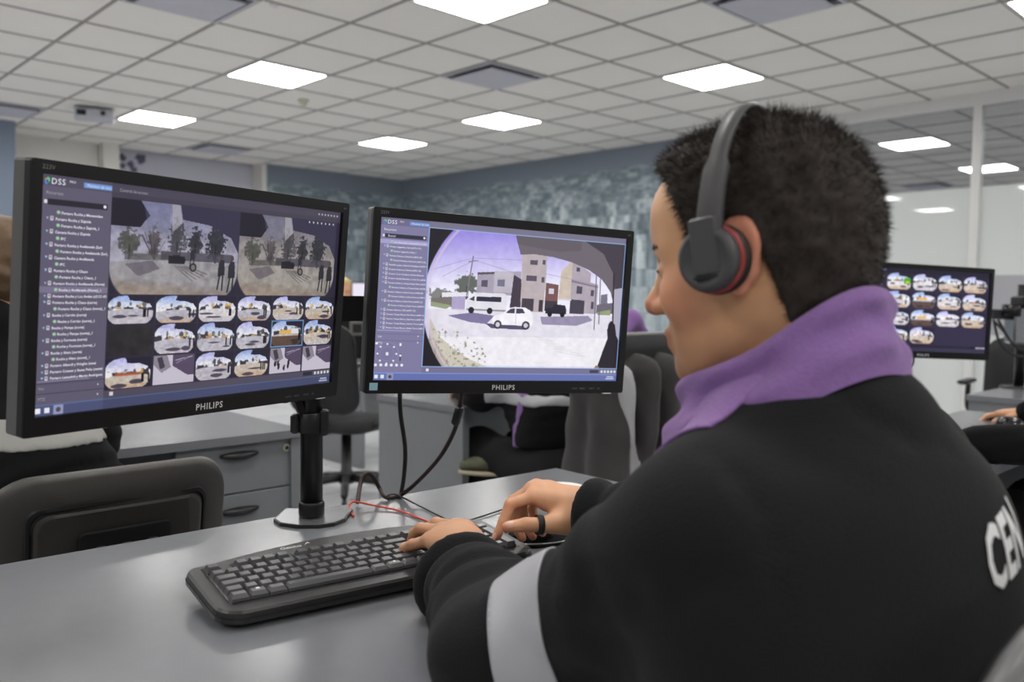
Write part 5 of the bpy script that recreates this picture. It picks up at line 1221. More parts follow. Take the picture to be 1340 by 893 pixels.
# a shallow crease from the armpit across the upper arm, and the armhole seam
def groove(a, b, r, depth):
    dd = seg_d(_v(a), _v(b)); jf.d[...] = jf.d + (depth * np.exp(-(dd / r) ** 2)).astype(np.float32)
def clip_end(W_, dirn, r_open, length, rim):
    dn_ = dirn / np.linalg.norm(dirn); q = P - W_; ax = q @ dn_; rd = np.linalg.norm(q, axis=-1); near = rd < .16
    d = jf.d
    d[near] = np.maximum(d, (ax).astype(np.float32))[near]
    ta = np.linalg.norm(q - ax[..., None] * dn_, axis=-1)
    # rolled rim
    ring = np.sqrt((ta - (r_open - .002)) ** 2 + (ax + .008) ** 2) - rim; 
    kk_ = .010; h_ = np.clip(.5 + .5 * (d - ring) / kk_, 0, 1); nd = d * (1 - h_) + ring * h_ - kk_ * h_ * (1 - h_); d[near] = nd[near].astype(np.float32)
    wnear = np.clip((.16 - rd) / .03, 0, 1); d[...] = d + (.0055 * np.exp(-((ax + .034) / .0065) ** 2) * wnear * (ta < r_open + .03) - .0036 * np.clip((ax + .034) / .01, 0, 1) * (ax < 0) * wnear * (ta < r_open + .03)).astype(np.float32)
    hole = np.maximum(ta - (r_open - .010), -(ax + length)); d[near] = np.maximum(d, -hole.astype(np.float32))[near]
clip_end(WL, (WL - EL) / np.linalg.norm(WL - EL) + ZZ * .15, .054, .02, .0085); clip_end(WR, WR - ER, .048, .02, .008)
Vj, Fj = jf.mesh()
bv0 = BVHTree.FromPolygons([tuple(v) for v in Vj], [tuple(f) for f in Fj])
def surf(x, y):
    h_ = bv0.ray_cast(Vector(CAM), Vector(ray(x, y)).normalized()); return None if h_[0] is None else _v(h_[0])
for line, r_, dp_ in (([(925, 588), (962, 622), (995, 665), (1015, 715), (1018, 770), (1005, 830)], .008, .0045), ([(722, 752), (770, 772), (830, 782), (890, 776), (940, 758)], .013, .0075), ([(700, 800), (760, 830), (830, 850)], .014, .005), ([(1085, 500), (1130, 540), (1190, 575), (1240, 585)], .010, .0035), ([(1000, 560), (1060, 600), (1150, 640)], .02, .0035)):
    q_ = [surf(x, y) for x, y in line]; q_ = [v for v in q_ if v is not None]
    for a, b in zip(q_[:-1], q_[1:]):
        sl_ = jf.bb(np.minimum(a, b), np.maximum(a, b), r_ * 3); Pl = P[sl_]; ab_ = b - a; t_ = np.clip(((Pl - a) @ ab_) / (ab_ @ ab_ + 1e-9), 0, 1)
        g_ = np.linalg.norm(Pl - a - t_[..., None] * ab_, axis=-1); jf.d[sl_] = np.maximum(jf.d[sl_], jf.d[sl_] + (dp_ * np.exp(-(g_ / r_) ** 2)).astype(np.float32) * .6)
Vj, Fj = jf.mesh(); Vj = relax(Vj, Fj, 2, .5)
me = np_mesh('jacket', Vj, Fj, True); me.materials.append(M['fleece'])
jo = bpy.data.objects.new('fleece_jacket', me); COL.objects.link(jo); jo.parent = MAN; jo.matrix_basis = INV
tag(jo, 'black fleece jacket')
bvh = BVHTree.FromPolygons([tuple(v) for v in Vj], [tuple(f) for f in Fj])
# pieces cut from the jacket's surface and laid on it
def cut_piece(name, m, lab, center, radius, planes, off=.0016):
    bm = bmesh.new(); keep = np.linalg.norm(Vj - center, axis=1) < radius; fk = Fj[keep[Fj].all(1)]; ids = np.unique(fk); mp_ = {int(i): bm.verts.new(Vj[i]) for i in ids}
    for f in fk: bm.faces.new([mp_[int(i)] for i in f])
    for co_, no_ in planes: bmesh.ops.bisect_plane(bm, geom=bm.verts[:] + bm.edges[:] + bm.faces[:], plane_co=Vector(co_), plane_no=Vector(no_), clear_outer=True)
    bm.normal_update()
    for v in bm.verts: v.co += v.normal * off
    for f in bm.faces: f.smooth = True
    me_ = bpy.data.meshes.new(name); bm.to_mesh(me_); bm.free(); me_.materials.append(m)
    o_ = bpy.data.objects.new(name, me_); COL.objects.link(o_); o_.parent = MAN; o_.matrix_basis = INV; tag(o_, lab)
    so_ = o_.modifiers.new('t', 'SOLIDIFY'); so_.thickness = .0022; so_.offset = 0
    return o_
ba = dp(704, 832, .79); bdn = np.array([.93, -.26, .25]); bdn /= np.linalg.norm(bdn)
cut_piece('reflective_band', M['reflective'], 'light grey reflective sleeve band', ba, .15, [(ba + bdn * .028, bdn), (ba - bdn * .028, -bdn)])
for sg in (1, -1):
    pn = -(TFn - .35 * sg * TLn); p0_ = N0 + TLn * .118 * sg - TFn * .002
    cut_piece('shoulder_yoke', M['purple'], 'purple shoulder yoke', N0 + TLn * .09 * sg + TFn * .05 - ZZ * .05, .2, [(p0_, pn), (N0 + TLn * .136 * sg, TLn * sg), (N0 + TLn * .01 * sg, -TLn * sg), (N0 - ZZ * .080, -ZZ)])
# stand-up collar
cn = 72; cm = MB(); rings = []
def cprof(ph):
    c, s = math.cos(ph), math.sin(ph)      # c=1 front, s=1 left
    f = 0.5 + 0.5 * c; f2 = max(0.0, c)
    zt_ = 1.152 - .098 * f ** 1.05 + 0.004 * math.sin(3 * ph); zb_ = zt_ - .058
    rt = .074 + .034 * f2; rb = .100 + .020 * f2 - .012 * max(0, -c)
    return c, s, zt_, zb_, rt, rb
for k in range(cn + 1):
    ph = math.radians(12) + math.radians(336) * k / cn
    c, s, zt_, zb_, rt, rb = cprof(ph); d = TFn * c + TLn * s
    wv = .0045 * math.sin(5 * ph + .6) + .0030 * math.sin(11 * ph + 1.0); vl = .5 + .5 * math.sin(2.0 * ph - .4)
    row = []
    for rr_, zz in ((rb + .006, zb_ - .016), (rb + .004, zb_ - .002), (rb + .007 + wv, zb_ + .20 * (zt_ - zb_)), (.55 * rb + .45 * rt - .007 - .006 * vl - wv * 1.1, zb_ + .47 * (zt_ - zb_)), (rt + .010 + wv * .8, zb_ + .78 * (zt_ - zb_)), (rt + .0045, zt_ - .004), (rt, zt_), (rt - .0055, zt_ - .004), (rt - .007, zt_ - .03), (rt - .006, zb_ + .01)):
        p = np.array([N0[0], N0[1], 0]) + d * rr_ + ZZ * zz; row.append(tuple(p))
    rings.append(row)
cm.loft(rings, cap=False, closed=False)
co = world_part(cm, 'collar', M['purple']); sub = co.modifiers.new('s', 'SUBSURF'); sub.levels = 2; sub.render_levels = 2; sol = None
tag(co, 'purple stand-up collar')
# lettering on the back
anchor = None
o_ = Vector(CAM); d_ = Vector(ray(1297, 777)).normalized()
hit = bvh.ray_cast(o_, d_)
if hit[0] is not None:
    A0_ = hit[0]; tm = text_mesh([('CEN', 0, 0, 0.062, 0.03, 'LEFT', 1.06)], 't')
    me = tm.mesh('t'); bm = bmesh.new(); bm.from_mesh(me); bmesh.ops.triangulate(bm, faces=bm.faces)
    for _ in range(3): bmesh.ops.subdivide_edges(bm, edges=[e for e in bm.edges if e.calc_length() > .004], cuts=1)
    bmesh.ops.triangulate(bm, faces=bm.faces)
    rgt = Vector(-TLn)
    for v in bm.verts:
        p = A0_ + rgt * v.co.x * .60 + Vector((0, 0, 1)) * (v.co.y + .12 * v.co.x) - Vector(TFn) * .12
        h_ = bvh.ray_cast(p, Vector(TFn))
        v.co = (h_[0] + h_[1] * .0016) if h_[0] is not None else (p + Vector(TFn) * .12)
    me2 = bpy.data.meshes.new('jacket_lettering'); bm.to_mesh(me2); bm.free(); me2.materials.append(M['print_white'])
    lo_ = bpy.data.objects.new('jacket_lettering', me2); COL.objects.link(lo_); lo_.parent = MAN; lo_.matrix_basis = INV; tag(lo_, 'white capital letters on the back')
# ---------------- trousers and shoes
tf = Field((-0.45, 0.38, 0.0), (0.62, 1.35, 0.66), 0.011)
tf.ell(HIP + ZZ * -.02, (.15, .185, .11), RT, k=0)
feet = []
for s in (1, -1):
    hj = HIP + TLn * .09 * s; kn = hj + TFn * .40 + TLn * .05 * s + ZZ * -.03; an = kn + TFn * .02 - ZZ * .40
    tf.cap(hj, kn, .088, .068, k=.04); tf.cap(kn, an, .064, .05, k=.03); feet.append(an)
field_obj('trousers', tf, M['trousers'], MAN)
for an in feet:
    mb = MB(); rings = []
    for t, wd, ht in ((-.08, .025, .05), (-.06, .036, .085), (0, .040, .09), (.08, .046, .06), (.15, .044, .045), (.19, .028, .03)):
        c_ = np.array([an[0], an[1], 0]) + TFn * t; rings.append([Vector(c_ + TLn * wd * math.cos(a) + ZZ * (max(0.004, ht * (.5 + .5 * math.sin(a))))) for a in [2 * math.pi * i / 14 for i in range(14)]])
    world_part(mb.loft(rings), 'shoe', M['black'])
# ---------------- hair
hf = Field((-0.155, -0.115, -0.13), (0.15, 0.115, 0.175), 0.0026)
q = hf.P; i0 = np.round((hf.lo - base.lo) / base.h).astype(int)
hb = Field((-0.155, -0.115, -0.13), (0.15, 0.115, 0.175), 0.0026)
hb.ell((-0.014, 0, 0.030), (0.101, 0.077, 0.090), k=0); hb.ell((0.030, 0, -0.015), (0.066, 0.064, 0.088), k=0.03); hb.ell((-0.055, 0, -0.01), (0.052, 0.062, 0.062), k=0.03); hb.ell((0.052, 0, 0.055), (0.042, 0.052, 0.045), k=0.03)
hb.cap((-0.032, 0, -0.055), (-0.062, 0, -0.24), 0.058, 0.060, k=0.03)
x, y, z = q[..., 0], np.abs(q[..., 1]), q[..., 2]
zl = np.interp(x, [-.2, -.06, -.045, -.034, -.02, 0.0, .008, .022, .034, .044, .058, .078, .13], [-.125, -.122, -.092, -.030, .030, .034, .004, -.004, .006, .042, .086, .106, .108])
th = np.interp(z, [-.09, -.03, .03, .09, .13], [.0045, .0055, .0065, .012, .014]) + .001 * np.clip((x - .03) / .04, 0, 1)
nz = noise3(q.astype(float), 150, 21) * .0016 + noise3(q.astype(float), 420, 22) * .0009
hf.d = (hb.d - th - nz).astype(np.float32)
hf.ell((0.052, 0, 0.103), (0.034, 0.046, 0.016), k=0.02)
hf.d = np.maximum(hf.d, ((zl - z) * .75 + nz * 1.5).astype(np.float32))
fr_ = (np.sqrt((x - .02) ** 2 + (z - .06) ** 2 + .3 * y * y) - .072).astype(np.float32); hf.d = np.where(x > .03, np.maximum(hf.d, fr_), hf.d)
Vhr, Fhr = hf.mesh(); Vhr = relax(Vhr, Fhr, 1, .4)
# short strands over the cap
rs = np.random.RandomState(4)
fc = Vhr[Fhr]; cen = fc.mean(1); nr = np.cross(fc[:, 2] - fc[:, 0], fc[:, 3] - fc[:, 1]); ar = np.linalg.norm(nr, axis=1); nr /= ar[:, None] + 1e-12
outw = cen - np.array([-.012, 0, .02]); nr *= np.sign((nr * outw).sum(1))[:, None]
ok = (np.linalg.norm(outw, axis=1) > .05)
pick = rs.choice(np.where(ok)[0], 34000, p=ar[ok] / ar[ok].sum())
c_ = cen[pick] + rs.normal(size=(len(pick), 3)) * .0012; n_ = nr[pick]
comb = np.array([.35, 0, -.35]) * np.clip(1 - (c_[:, 2:3] - .05) / .07, 0, 1) + np.array([.3, 0, .1]) * np.clip((c_[:, 2:3] - .06) / .05, 0, 1)
dr = n_ * .75 + comb + rs.normal(size=c_.shape) * .32; dr /= np.linalg.norm(dr, axis=1)[:, None]
ln = np.interp(c_[:, 2], [-.09, -.03, .06, .12], [.0022, .005, .010, .013])[:, None] * (.6 + .7 * rs.rand(len(c_), 1)) * np.clip(1.25 - np.clip((c_[:, :1] - .02) / .06, 0, 1) * .75, .4, 1)
sd = np.cross(dr, rs.normal(size=c_.shape)); sd /= np.linalg.norm(sd, axis=1)[:, None] + 1e-9
S3 = np.stack([c_ - sd * .00042 - n_ * .002, c_ + sd * .00042 - n_ * .002, c_ + dr * ln], 1).reshape(-1, 3)
tri = np.arange(len(S3)).reshape(-1, 3)
Vall = to_w(np.concatenate([Vhr, S3])); Fq = np.concatenate([Fhr[:, [0, 1, 2]], Fhr[:, [0, 2, 3]], tri + len(Vhr)])
me = np_mesh('hair', Vall, Fq, True); me.materials.append(M['hair'])
ho = bpy.data.objects.new('hair', me); COL.objects.link(ho); ho.parent = MAN; ho.matrix_basis = INV; tag(ho, 'short dark brown hair')
# brows, eyes
HB = INV @ HM
for s in (-1, 1):
    mb = MB().tube(spline([(0.0915, s * .016, .020), (0.0885, s * .030, .0250), (0.0795, s * .049, .0230)], 6), [.0036] * 6 + [.0050] * 4 + [.0026] * 3, 6); mb.build('eyebrow', M['hair'], MAN, HB)
    MB().tube(spline([(0.0893, s * .022, -.0005), (0.0905, s * .031, .0022), (0.0855, s * .044, -.001)], 5), .0013, 5).build('eyelash', M['hair'], MAN, HB)
# black elastic band on the thumb
t_ = Vector(tR[2] - tR[1]).normalized(); c_ = Vector(tR[1] * .72 + tR[2] * .28); u_ = t_.orthogonal().normalized(); v_ = t_.cross(u_)
mb = MB(); rings = []
for k in range(29):
    a = 2 * math.pi * k / 28; d = u_ * math.cos(a) + v_ * math.sin(a)
    rings.append([c_ + d * (.0128 + o) + t_ * w_ for o, w_ in ((0, -.0048), (.0016, -.0044), (.0016, .0044), (0, .0048), (-.001, .004), (-.001, -.004))])
mb.loft(rings, cap=False)
rb_ = empty('finger_band', Matrix.Translation(c_), 'black elastic band round the thumb of the right hand', 'band')
o = mb.build('loop', M['headset_dark'], rb_); o.matrix_basis = rb_.matrix_world.inverted()

# ================================================================== HEADSET
HS = empty('headset', HM, 'dark grey over-head headset with a red-ringed ear cushion', 'headset')
pts = []
for k in range(41):
    a = math.pi * k / 40; yy = math.cos(a); zz_ = math.sin(a)
    yv = .1065 * np.sign(yy) * abs(yy) ** .80; zv = .0 + .1445 * zz_ ** .80; pts.append(Vector((.011 - .030 * zz_, yv, zv)))
mb = MB(); rings = []
for i, p in enumerate(pts):
    t = (pts[min(i + 1, 40)] - pts[max(i - 1, 0)]).normalized(); sx = Vector((1, 0, 0)); o = t.cross(sx).normalized()
    if o.dot(p - Vector((0, 0, .03))) < 0: o = -o
    hw = .0092 if 6 < i < 34 else .0128
    th_ = .0026 if 6 < i < 34 else .0036
    rings.append([p + sx * hw * a + o * th_ * b for a, b in ((-1, -.6), (-.8, 1), (.8, 1), (1, -.6), (.7, -1), (-.7, -1))])
mb.loft(rings).build('headband', M['headset'], HS)
for s in (-1, 1):
    cc = Vector((.012, s * .0975, -.003)); R_ = Matrix.Rotation(-s * math.pi / 2, 4, 'X') if s > 0 else Matrix.Rotation(math.pi / 2, 4, 'X')
    cm_ = Matrix.Translation(cc) @ Matrix.Rotation(-s * math.radians(13), 4, 'Z') @ Matrix.Rotation(-s * math.pi / 2, 4, 'X') @ Matrix.Scale(.92, 4)
    cup = MB().lathe([(.0300, -.004), (.0325, 0.0), (.0330, .006), (.0310, .0105), (.0255, .0135), (.0245, .0125), (.0, .0135)], 40).build('ear_cup', M['headset'], HS, cm_)
    MB().lathe([(.0325, -.0070), (.0346, -.0062), (.0346, -.0022), (.0325, -.0010)], 40).build('red_ring', M['headset_red'], cup)
    MB().lathe([(.022, -.0195), (.030, -.0205), (.0350, -.017), (.0355, -.011), (.033, -.0072)], 40).build('ear_cushion', M['headset_dark'], cup)
    MB().box(-.0125, .0125, -.012, .030, .0115, .0175, .002).build('yoke_arm', M['headset'], cup) if False else None
    b = MB(); b.box(cc.x - .0130, cc.x + .0130, s * .1090 - .0035, s * .1090 + .0035, -.018, .034, .002); b.build('slider', M['headset'], HS)
    MB().box(cc.x - .0125, cc.x + .0140, s * .1085 - .003, s * .1085 + .003, -.0205, -.0183).build('slider_gap', M['headset_dark'], HS)
# ================================================================== THE OTHER PEOPLE
EBn, EAn = EB.copy(), EA.copy()
def head_simple(f, H, Fw, sc_=1.0, k=.03):
    Lw = np.cross(ZZ, Fw); R_ = np.array([Fw, Lw, ZZ])
    f.ell(H + ZZ * .02 * sc_ - Fw * .012, (.098 * sc_, .076 * sc_, .09 * sc_), R_, k=0 if f.d.min() > 1 else .01)
    f.ell(H + Fw * .03 - ZZ * .02, (.064 * sc_, .062 * sc_, .088 * sc_), R_, k=.03); f.ell(H + Fw * .045 - ZZ * .085, (.042 * sc_, .042 * sc_, .03 * sc_), R_, k=.03)
    f.cap(H + Fw * .09 - ZZ * .0, H + Fw * .108 - ZZ * .03, .008, .011, k=.01)
    for s in (-1, 1):
        f.ell(H + Lw * s * .078 - Fw * .012 - ZZ * .005, (.018, .008, .032), R_, k=.006)
        f.ell(H + Fw * .088 + Lw * s * .032, (.012, .015, .010), R_, k=.01, sub=True)
    f.cap(H - Fw * .03 - ZZ * .06, H - Fw * .055 - ZZ * .20, .054, .058, k=.03)
def colleague(label, hip, neck, H, head_f, torso_f, arms, legs, hair_m, jacket_m, h=.0125, lo=None, hi=None, extras=None, group=None):
    """arms: list of (elbow, wrist); legs: list of (knee, ankle)"""
    hip, neck, H = _v(hip), _v(neck), _v(H); Lw = np.cross(ZZ, torso_f); R_ = np.array([torso_f, Lw, ZZ])
    root = empty('person', Matrix.Translation((hip[0], hip[1], 0)), label, 'person', group)
    pts = np.array([hip, neck, H] + [p for a in arms for p in a] + [p for a in legs for p in a]); lo_, hi_ = pts.min(0) - .28, pts.max(0) + .28; lo_[2] = max(lo_[2], -.01)
    # skin: head, neck, hands
    f = Field(H - .17 - ZZ * .08, H + .17, .005); head_simple(f, H, head_f); Vv, Ff = f.mesh(); Vv = relax(Vv, Ff, 1)
    ex = []
    for (e, w_), s in zip(arms, (1, -1)):
        d = (w_ - e) / np.linalg.norm(w_ - e); sd = np.cross(d, ZZ); g = Field(w_ - .16, w_ + .2, .004); kn = [w_ + d * .085 + sd * q + ZZ * .004 for q in (-.026, -.009, .009, .026)]
        g.cap(w_ - d * .05, w_, .026, .024, k=0)
        for q in kn: g.cap(w_ + d * .01, q, .018, .012, k=.012)
        for q, ln in zip(kn, (.066, .078, .074, .058)): g.cap(q, q + d * ln * .5 - ZZ * .008, .0085, k=.004); g.cap(q + d * ln * .5 - ZZ * .008, q + d * ln * .85 - ZZ * .030, .008, .0065, k=.003)
        th = sd * (.030 if s > 0 else -.030); g.cap(w_ + d * .02 + th * .6, w_ + d * .055 + th * 1.6 - ZZ * .01, .013, .010, k=.01); g.cap(w_ + d * .055 + th * 1.6 - ZZ * .01, w_ + d * .09 + th * 1.7 - ZZ * .02, .0095, .008, k=.003)
        v_, f_ = g.mesh(); ex.append((relax(v_, f_, 1), f_))
    g = Field(lo_, hi_, .02); g.cap(hip, neck - ZZ * .2, .08, k=0); g.cap(neck - ZZ * .22, neck + ZZ * .06, .05, .045, k=.03)
    for (e, w_), s in zip(arms, (1, -1)): S_ = neck + Lw * .14 * s - ZZ * .12; g.cap(neck - ZZ * .18, S_, .04, k=.02); g.cap(S_, e, .035, k=.02); g.cap(e, w_, .034, .026, k=.02)
    v_, f_ = g.mesh(); ex.append((relax(v_, f_, 1), f_))
    off = len(Vv); Vs, Fs = [Vv], [Ff]
    for v_, f_ in ex: Vs.append(v_); Fs.append(f_ + off); off += len(v_)
    me = np_mesh('body', np.concatenate(Vs), np.concatenate(Fs)); me.materials.append(M['skin_far']); o = bpy.data.objects.new('body', me); COL.objects.link(o); o.parent = root; o.matrix_basis = root.matrix_world.inverted()
    # hair
    g = Field(H - .17, H + .18, .005); g.ell(H + ZZ * .024 - head_f * .014, (.106, .084, .098), np.array([head_f, np.cross(ZZ, head_f), ZZ]), k=0); g.ell(H - head_f * .05 - ZZ * .01, (.062, .068, .075), np.array([head_f, np.cross(ZZ, head_f), ZZ]), k=.02)
    rel = g.P - H; fx = rel @ head_f; g.d = (g.d + .004 * noise3(g.P.astype(float), 130, 5)).astype(np.float32)
    zl = np.interp(fx, [-.2, -.05, -.02, .02, .05, .09], [-.09, -.08, -.01, .0, .055, .085]); g.d = np.maximum(g.d, ((zl - rel[..., 2]) * .8).astype(np.float32)); field_obj('hair', g, hair_m, root, smooth_it=1)
    # jacket
    j = Field(lo_, hi_, h); mid = hip * .5 + neck * .5
    j.ell(neck - ZZ * .19 - torso_f * .02, (.13, .19, .19), R_, k=0); j.ell(hip * .72 + neck * .28, (.145, .185, .24), R_, k=.08)
    j.cap(neck - ZZ * .02, neck + ZZ * .04, .075, .07, k=.04)
    for (e, w_), s in zip(arms, (1, -1)):
        S_ = neck + Lw * .165 * s - ZZ * .085; j.cap(neck + Lw * .04 * s - ZZ * .04, S_, .06, .066, k=.04); j.cap(S_, e, .068, .06, k=.03); j.cap(e, w_, .06, .045, k=.03)
    PP = j.P.astype(float); j.d = (j.d - noise3(PP, 40, 8) * .004 - .008 * (np.abs(np.sin(PP[..., 2] * 75 + 3 * noise3(PP, 12, 9))) - .5) * np.clip((hip[2] + .31 - PP[..., 2]) / .03, 0, 1)).astype(np.float32)
    cut = hip[2] + .13; j.d = np.maximum(j.d, (cut - .05 - PP[..., 2]).astype(np.float32))
    jk = field_obj('jacket', j, jacket_m, root, smooth_it=1)[0]
    if extras:
        for name, m, fn in extras:
            b = j.copy(); b.d = np.maximum(j.d - .004, fn(PP).astype(np.float32)); field_obj(name, b, m, root, smooth_it=3)
    # trousers, shoes
    if legs:
        t = Field(np.array([lo_[0], lo_[1], 0]), np.array([hi_[0], hi_[1], hip[2] + .25]), .014); t.ell(hip, (.15, .18, .12), R_, k=0)
        for (kn, an), s in zip(legs, (1, -1)):
            t.cap(hip + Lw * .09 * s, kn, .09, .072, k=.04); t.cap(kn, an, .07, .05, k=.03)
        t.d = (t.d - noise3(t.P.astype(float), 45, 3) * .005).astype(np.float32); field_obj('trousers', t, M['trousers'], root, smooth_it=1)
    return root
def band(z0, z1, c=None, r=None): return (lambda P_: np.abs(P_[..., 2] - (z0 + z1) / 2) - (z1 - z0) / 2) if c is None else (lambda P_: np.maximum(np.abs(P_[..., 2] - (z0 + z1) / 2) - (z1 - z0) / 2, np.linalg.norm(P_ - c, axis=-1) - r))
# colleague at the left, back towards us, leaning to the left
hipL = _v(onz(92, 640, .76)); hipL[2] = .52; hipL = hipL + EBn * .12
nkL = dp(-14, 452, 1.83); hdL = dp(-12, 352, 1.88)
pb = lambda a, b, z: _v(rm(a, b, z))
colleague('colleague in black behind the left monitor, back turned, grey band on jacket', hipL, nkL, hdL, EBn * .96 - EAn * .28, EBn,
          [(pb(.12, 2.1, .80), pb(.25, 2.36, .775)), (pb(.66, 2.12, .80), pb(.52, 2.38, .775))], [(hipL + EBn * .40 - EAn * .12, hipL + EBn * .38 - EAn * .12 - ZZ * .44), (hipL + EBn * .40 + EAn * .1, hipL + EBn * .38 + EAn * .1 - ZZ * .44)],
          M['hair_brown'], M['fleece_far'], h=.0095, extras=[('reflective_band', M['reflective_far'], band(.825, .885, hipL + ZZ * .33, .36))], group='seated colleagues')
# colleague under the right monitor, seen between the desk and the hung jacket
hip3 = pb(2.15, 1.96, .55)
def trim3(P_): 
    q = P_ - pb(2.06, 2.0, .70); return np.maximum(np.abs((q @ EAn) * .6 + (q @ EBn) * .8 + .25 * q[..., 2]) - .018, np.abs(q[..., 2]) - .12)
c3 = colleague('colleague in black trousers with purple trim seated beyond the right monitor', hip3, pb(2.18, 2.13, 1.03), pb(2.19, 2.20, 1.19), EBn, EBn,
          [(pb(1.98, 2.22, .80), pb(2.10, 2.45, .775)), (pb(2.40, 2.22, .80), pb(2.30, 2.46, .775))], [(pb(2.09, 2.37, .575), pb(2.12, 2.28, .20)), (pb(2.33, 2.37, .56), pb(2.33, 2.33, .12))],
          M['hair'], M['fleece_far'], extras=[('grey_band', M['reflective'], band(.765, .815, hip3 + ZZ * .24, .30)), ('purple_trim', M['purple'], trim3)], group='seated colleagues')
sh = MB(); rings = []; c0 = dp(657, 606, 3.02)
dx = np.array([-.92, .2, 0]); dx /= np.linalg.norm(dx); dy = np.cross(ZZ, dx)
for t, wd, ht in ((-.10, .022, .05), (-.085, .036, .085), (-.03, .040, .09), (.05, .044, .062), (.11, .044, .046), (.15, .030, .03)):
    rings.append([Vector(c0 + dx * t + dy * wd * math.cos(a) + ZZ * (ht * (.5 + .5 * math.sin(a)) - .03)) for a in [2 * math.pi * i / 16 for i in range(16)]])
o = sh.loft(rings).build('shoe', M['lens_green'], c3); o.matrix_basis = c3.matrix_world.inverted()
sl = MB(); sl.loft([[Vector(c0 + dx * t + dy * wd * q + ZZ * z) for q, z in ((-1, -.030), (1, -.030), (1, -.042), (-1, -.042))] for t, wd in ((-.105, .03), (-.06, .042), (.02, .046), (.10, .048), (.155, .03))]); o = sl.build('sole', M['sole'], c3); o.matrix_basis = c3.matrix_world.inverted()
# jacket hung over that chair
jr = empty('hung_jacket', room_m(2.15, 1.67, .60), 'grey jacket hung over the chair back beside the man\'s chin', 'jacket')
g = Field(pb(2.15, 1.66, .72) - .36, pb(2.15, 1.66, .72) + .36, .011)
for a, b, z0, z1, r0, r1 in ((1.93, 1.65, .90, .60, .035, .05), (2.0, 1.61, .905, .56, .035, .05), (2.10, 1.60, .91, .54, .035, .045), (2.20, 1.60, .91, .54, .035, .045), (2.30, 1.62, .905, .56, .035, .05), (2.36, 1.67, .89, .60, .035, .05)):
    g.cap(pb(a, b, z0), pb(a, b - .02, z1), r0, r1, k=.03)
g.cap(pb(1.95, 1.66, .905), pb(2.35, 1.66, .905), .045, k=.04); g.cap(pb(1.93, 1.70, .89), pb(1.95, 1.74, .52), .04, .05, k=.03); g.cap(pb(2.36, 1.70, .89), pb(2.35, 1.74, .52), .04, .05, k=.03)
PP = g.P.astype(float); g.d = (g.d - .016 * np.sin(((PP - pb(2.15, 1.6, .7)) @ EAn) * 48 + 2 * noise3(PP, 9, 2)) - .004 * noise3(PP, 50, 6)).astype(np.float32)
field_obj('jacket_cloth', g, M['cloth_grey'], jr, smooth_it=1)
b = g.copy(); q = (PP - pb(2.15, 1.6, .7)); b.d = np.maximum(g.d - .004, (np.abs((q @ EAn) + .155 + .12 * (q[..., 2] - .05) ) - .030).astype(np.float32)); field_obj('light_stripe', b, M['cloth_lightgrey'], jr, smooth_it=1)
b = g.copy(); b.d = np.maximum(g.d - .003, np.maximum(np.abs((q @ EAn) - .19) - .025, np.abs(q[..., 2] - .16) - .08).astype(np.float32)); field_obj('light_stripe', b, M['cloth_lightgrey'], jr, smooth_it=1)
# purple scarf on top of the chair
pc = dp(826, 418, 2.78); g = Field(pc - .12, pc + .12, .006); g.cap(pc + EAn * .05 - ZZ * .05, pc - EAn * .0, .03, .03, k=0); g.cap(pc, pc - EAn * .07 - ZZ * .05, .03, .03, k=.02); g.d = (g.d - .004 * noise3(g.P.astype(float), 60, 2)).astype(np.float32)
pr = empty('purple_garment', Matrix.Translation(pc), 'purple cloth lying on top of the dark chair by the right monitor', 'cloth'); field_obj('cloth_fold', g, M['purple'], pr)

# person at the right edge: hand on a mouse
nk4 = np.array([1.68, 2.20, 1.02]); hip4 = np.array([1.74, 2.14, .54])
c4 = colleague('person at the right edge in black sleeves with a hand on a mouse', hip4, nk4, nk4 + ZZ * .16 + EBn * .04, EBn, EBn,
          [(np.array([1.36, 2.0, .80]), np.array([1.165, 2.12, .785])), (np.array([1.90, 2.56, .80]), dp(1347, 543, 2.78))], [(hip4 + EBn * .38 - EAn * .1, hip4 + EBn * .36 - EAn * .1 - ZZ * .46), (hip4 + EBn * .38 + EAn * .1, hip4 + EBn * .36 + EAn * .1 - ZZ * .46)], M['hair'], M['fleece_far'], group='seated colleagues')
mm = onz(1322, 560, ZD); r = empty('computer_mouse', Matrix.Translation((mm.x, mm.y, ZD)) @ Matrix.Rotation(math.radians(100), 4, 'Z'), 'black mouse under the hand at the right edge', 'mouse')
rings = []
for k in range(9):
    t = k / 8; z = 0.034 * math.sin(t * math.pi / 2); s = math.cos(t * math.pi / 2) ** 0.6 if k < 8 else 0.03
    rings.append([(0.056 * s * math.cos(a), 0.031 * s * math.sin(a), z + .001) for a in [2 * math.pi * i / 24 for i in range(24)]])
MB().loft(rings).build('shell', M['black_gloss'], r); MB().box(-0.040, -0.022, -0.003, 0.003, 0.022, 0.034, 0.002).build('scroll_wheel', M['black'], r)
chair_shape(Matrix.Translation(Vector((hip4[0], hip4[1], 0))) @ Matrix.Rotation(TH, 4, 'Z'), 'chair of the person at the right edge', 'rim', seat_z=.42)

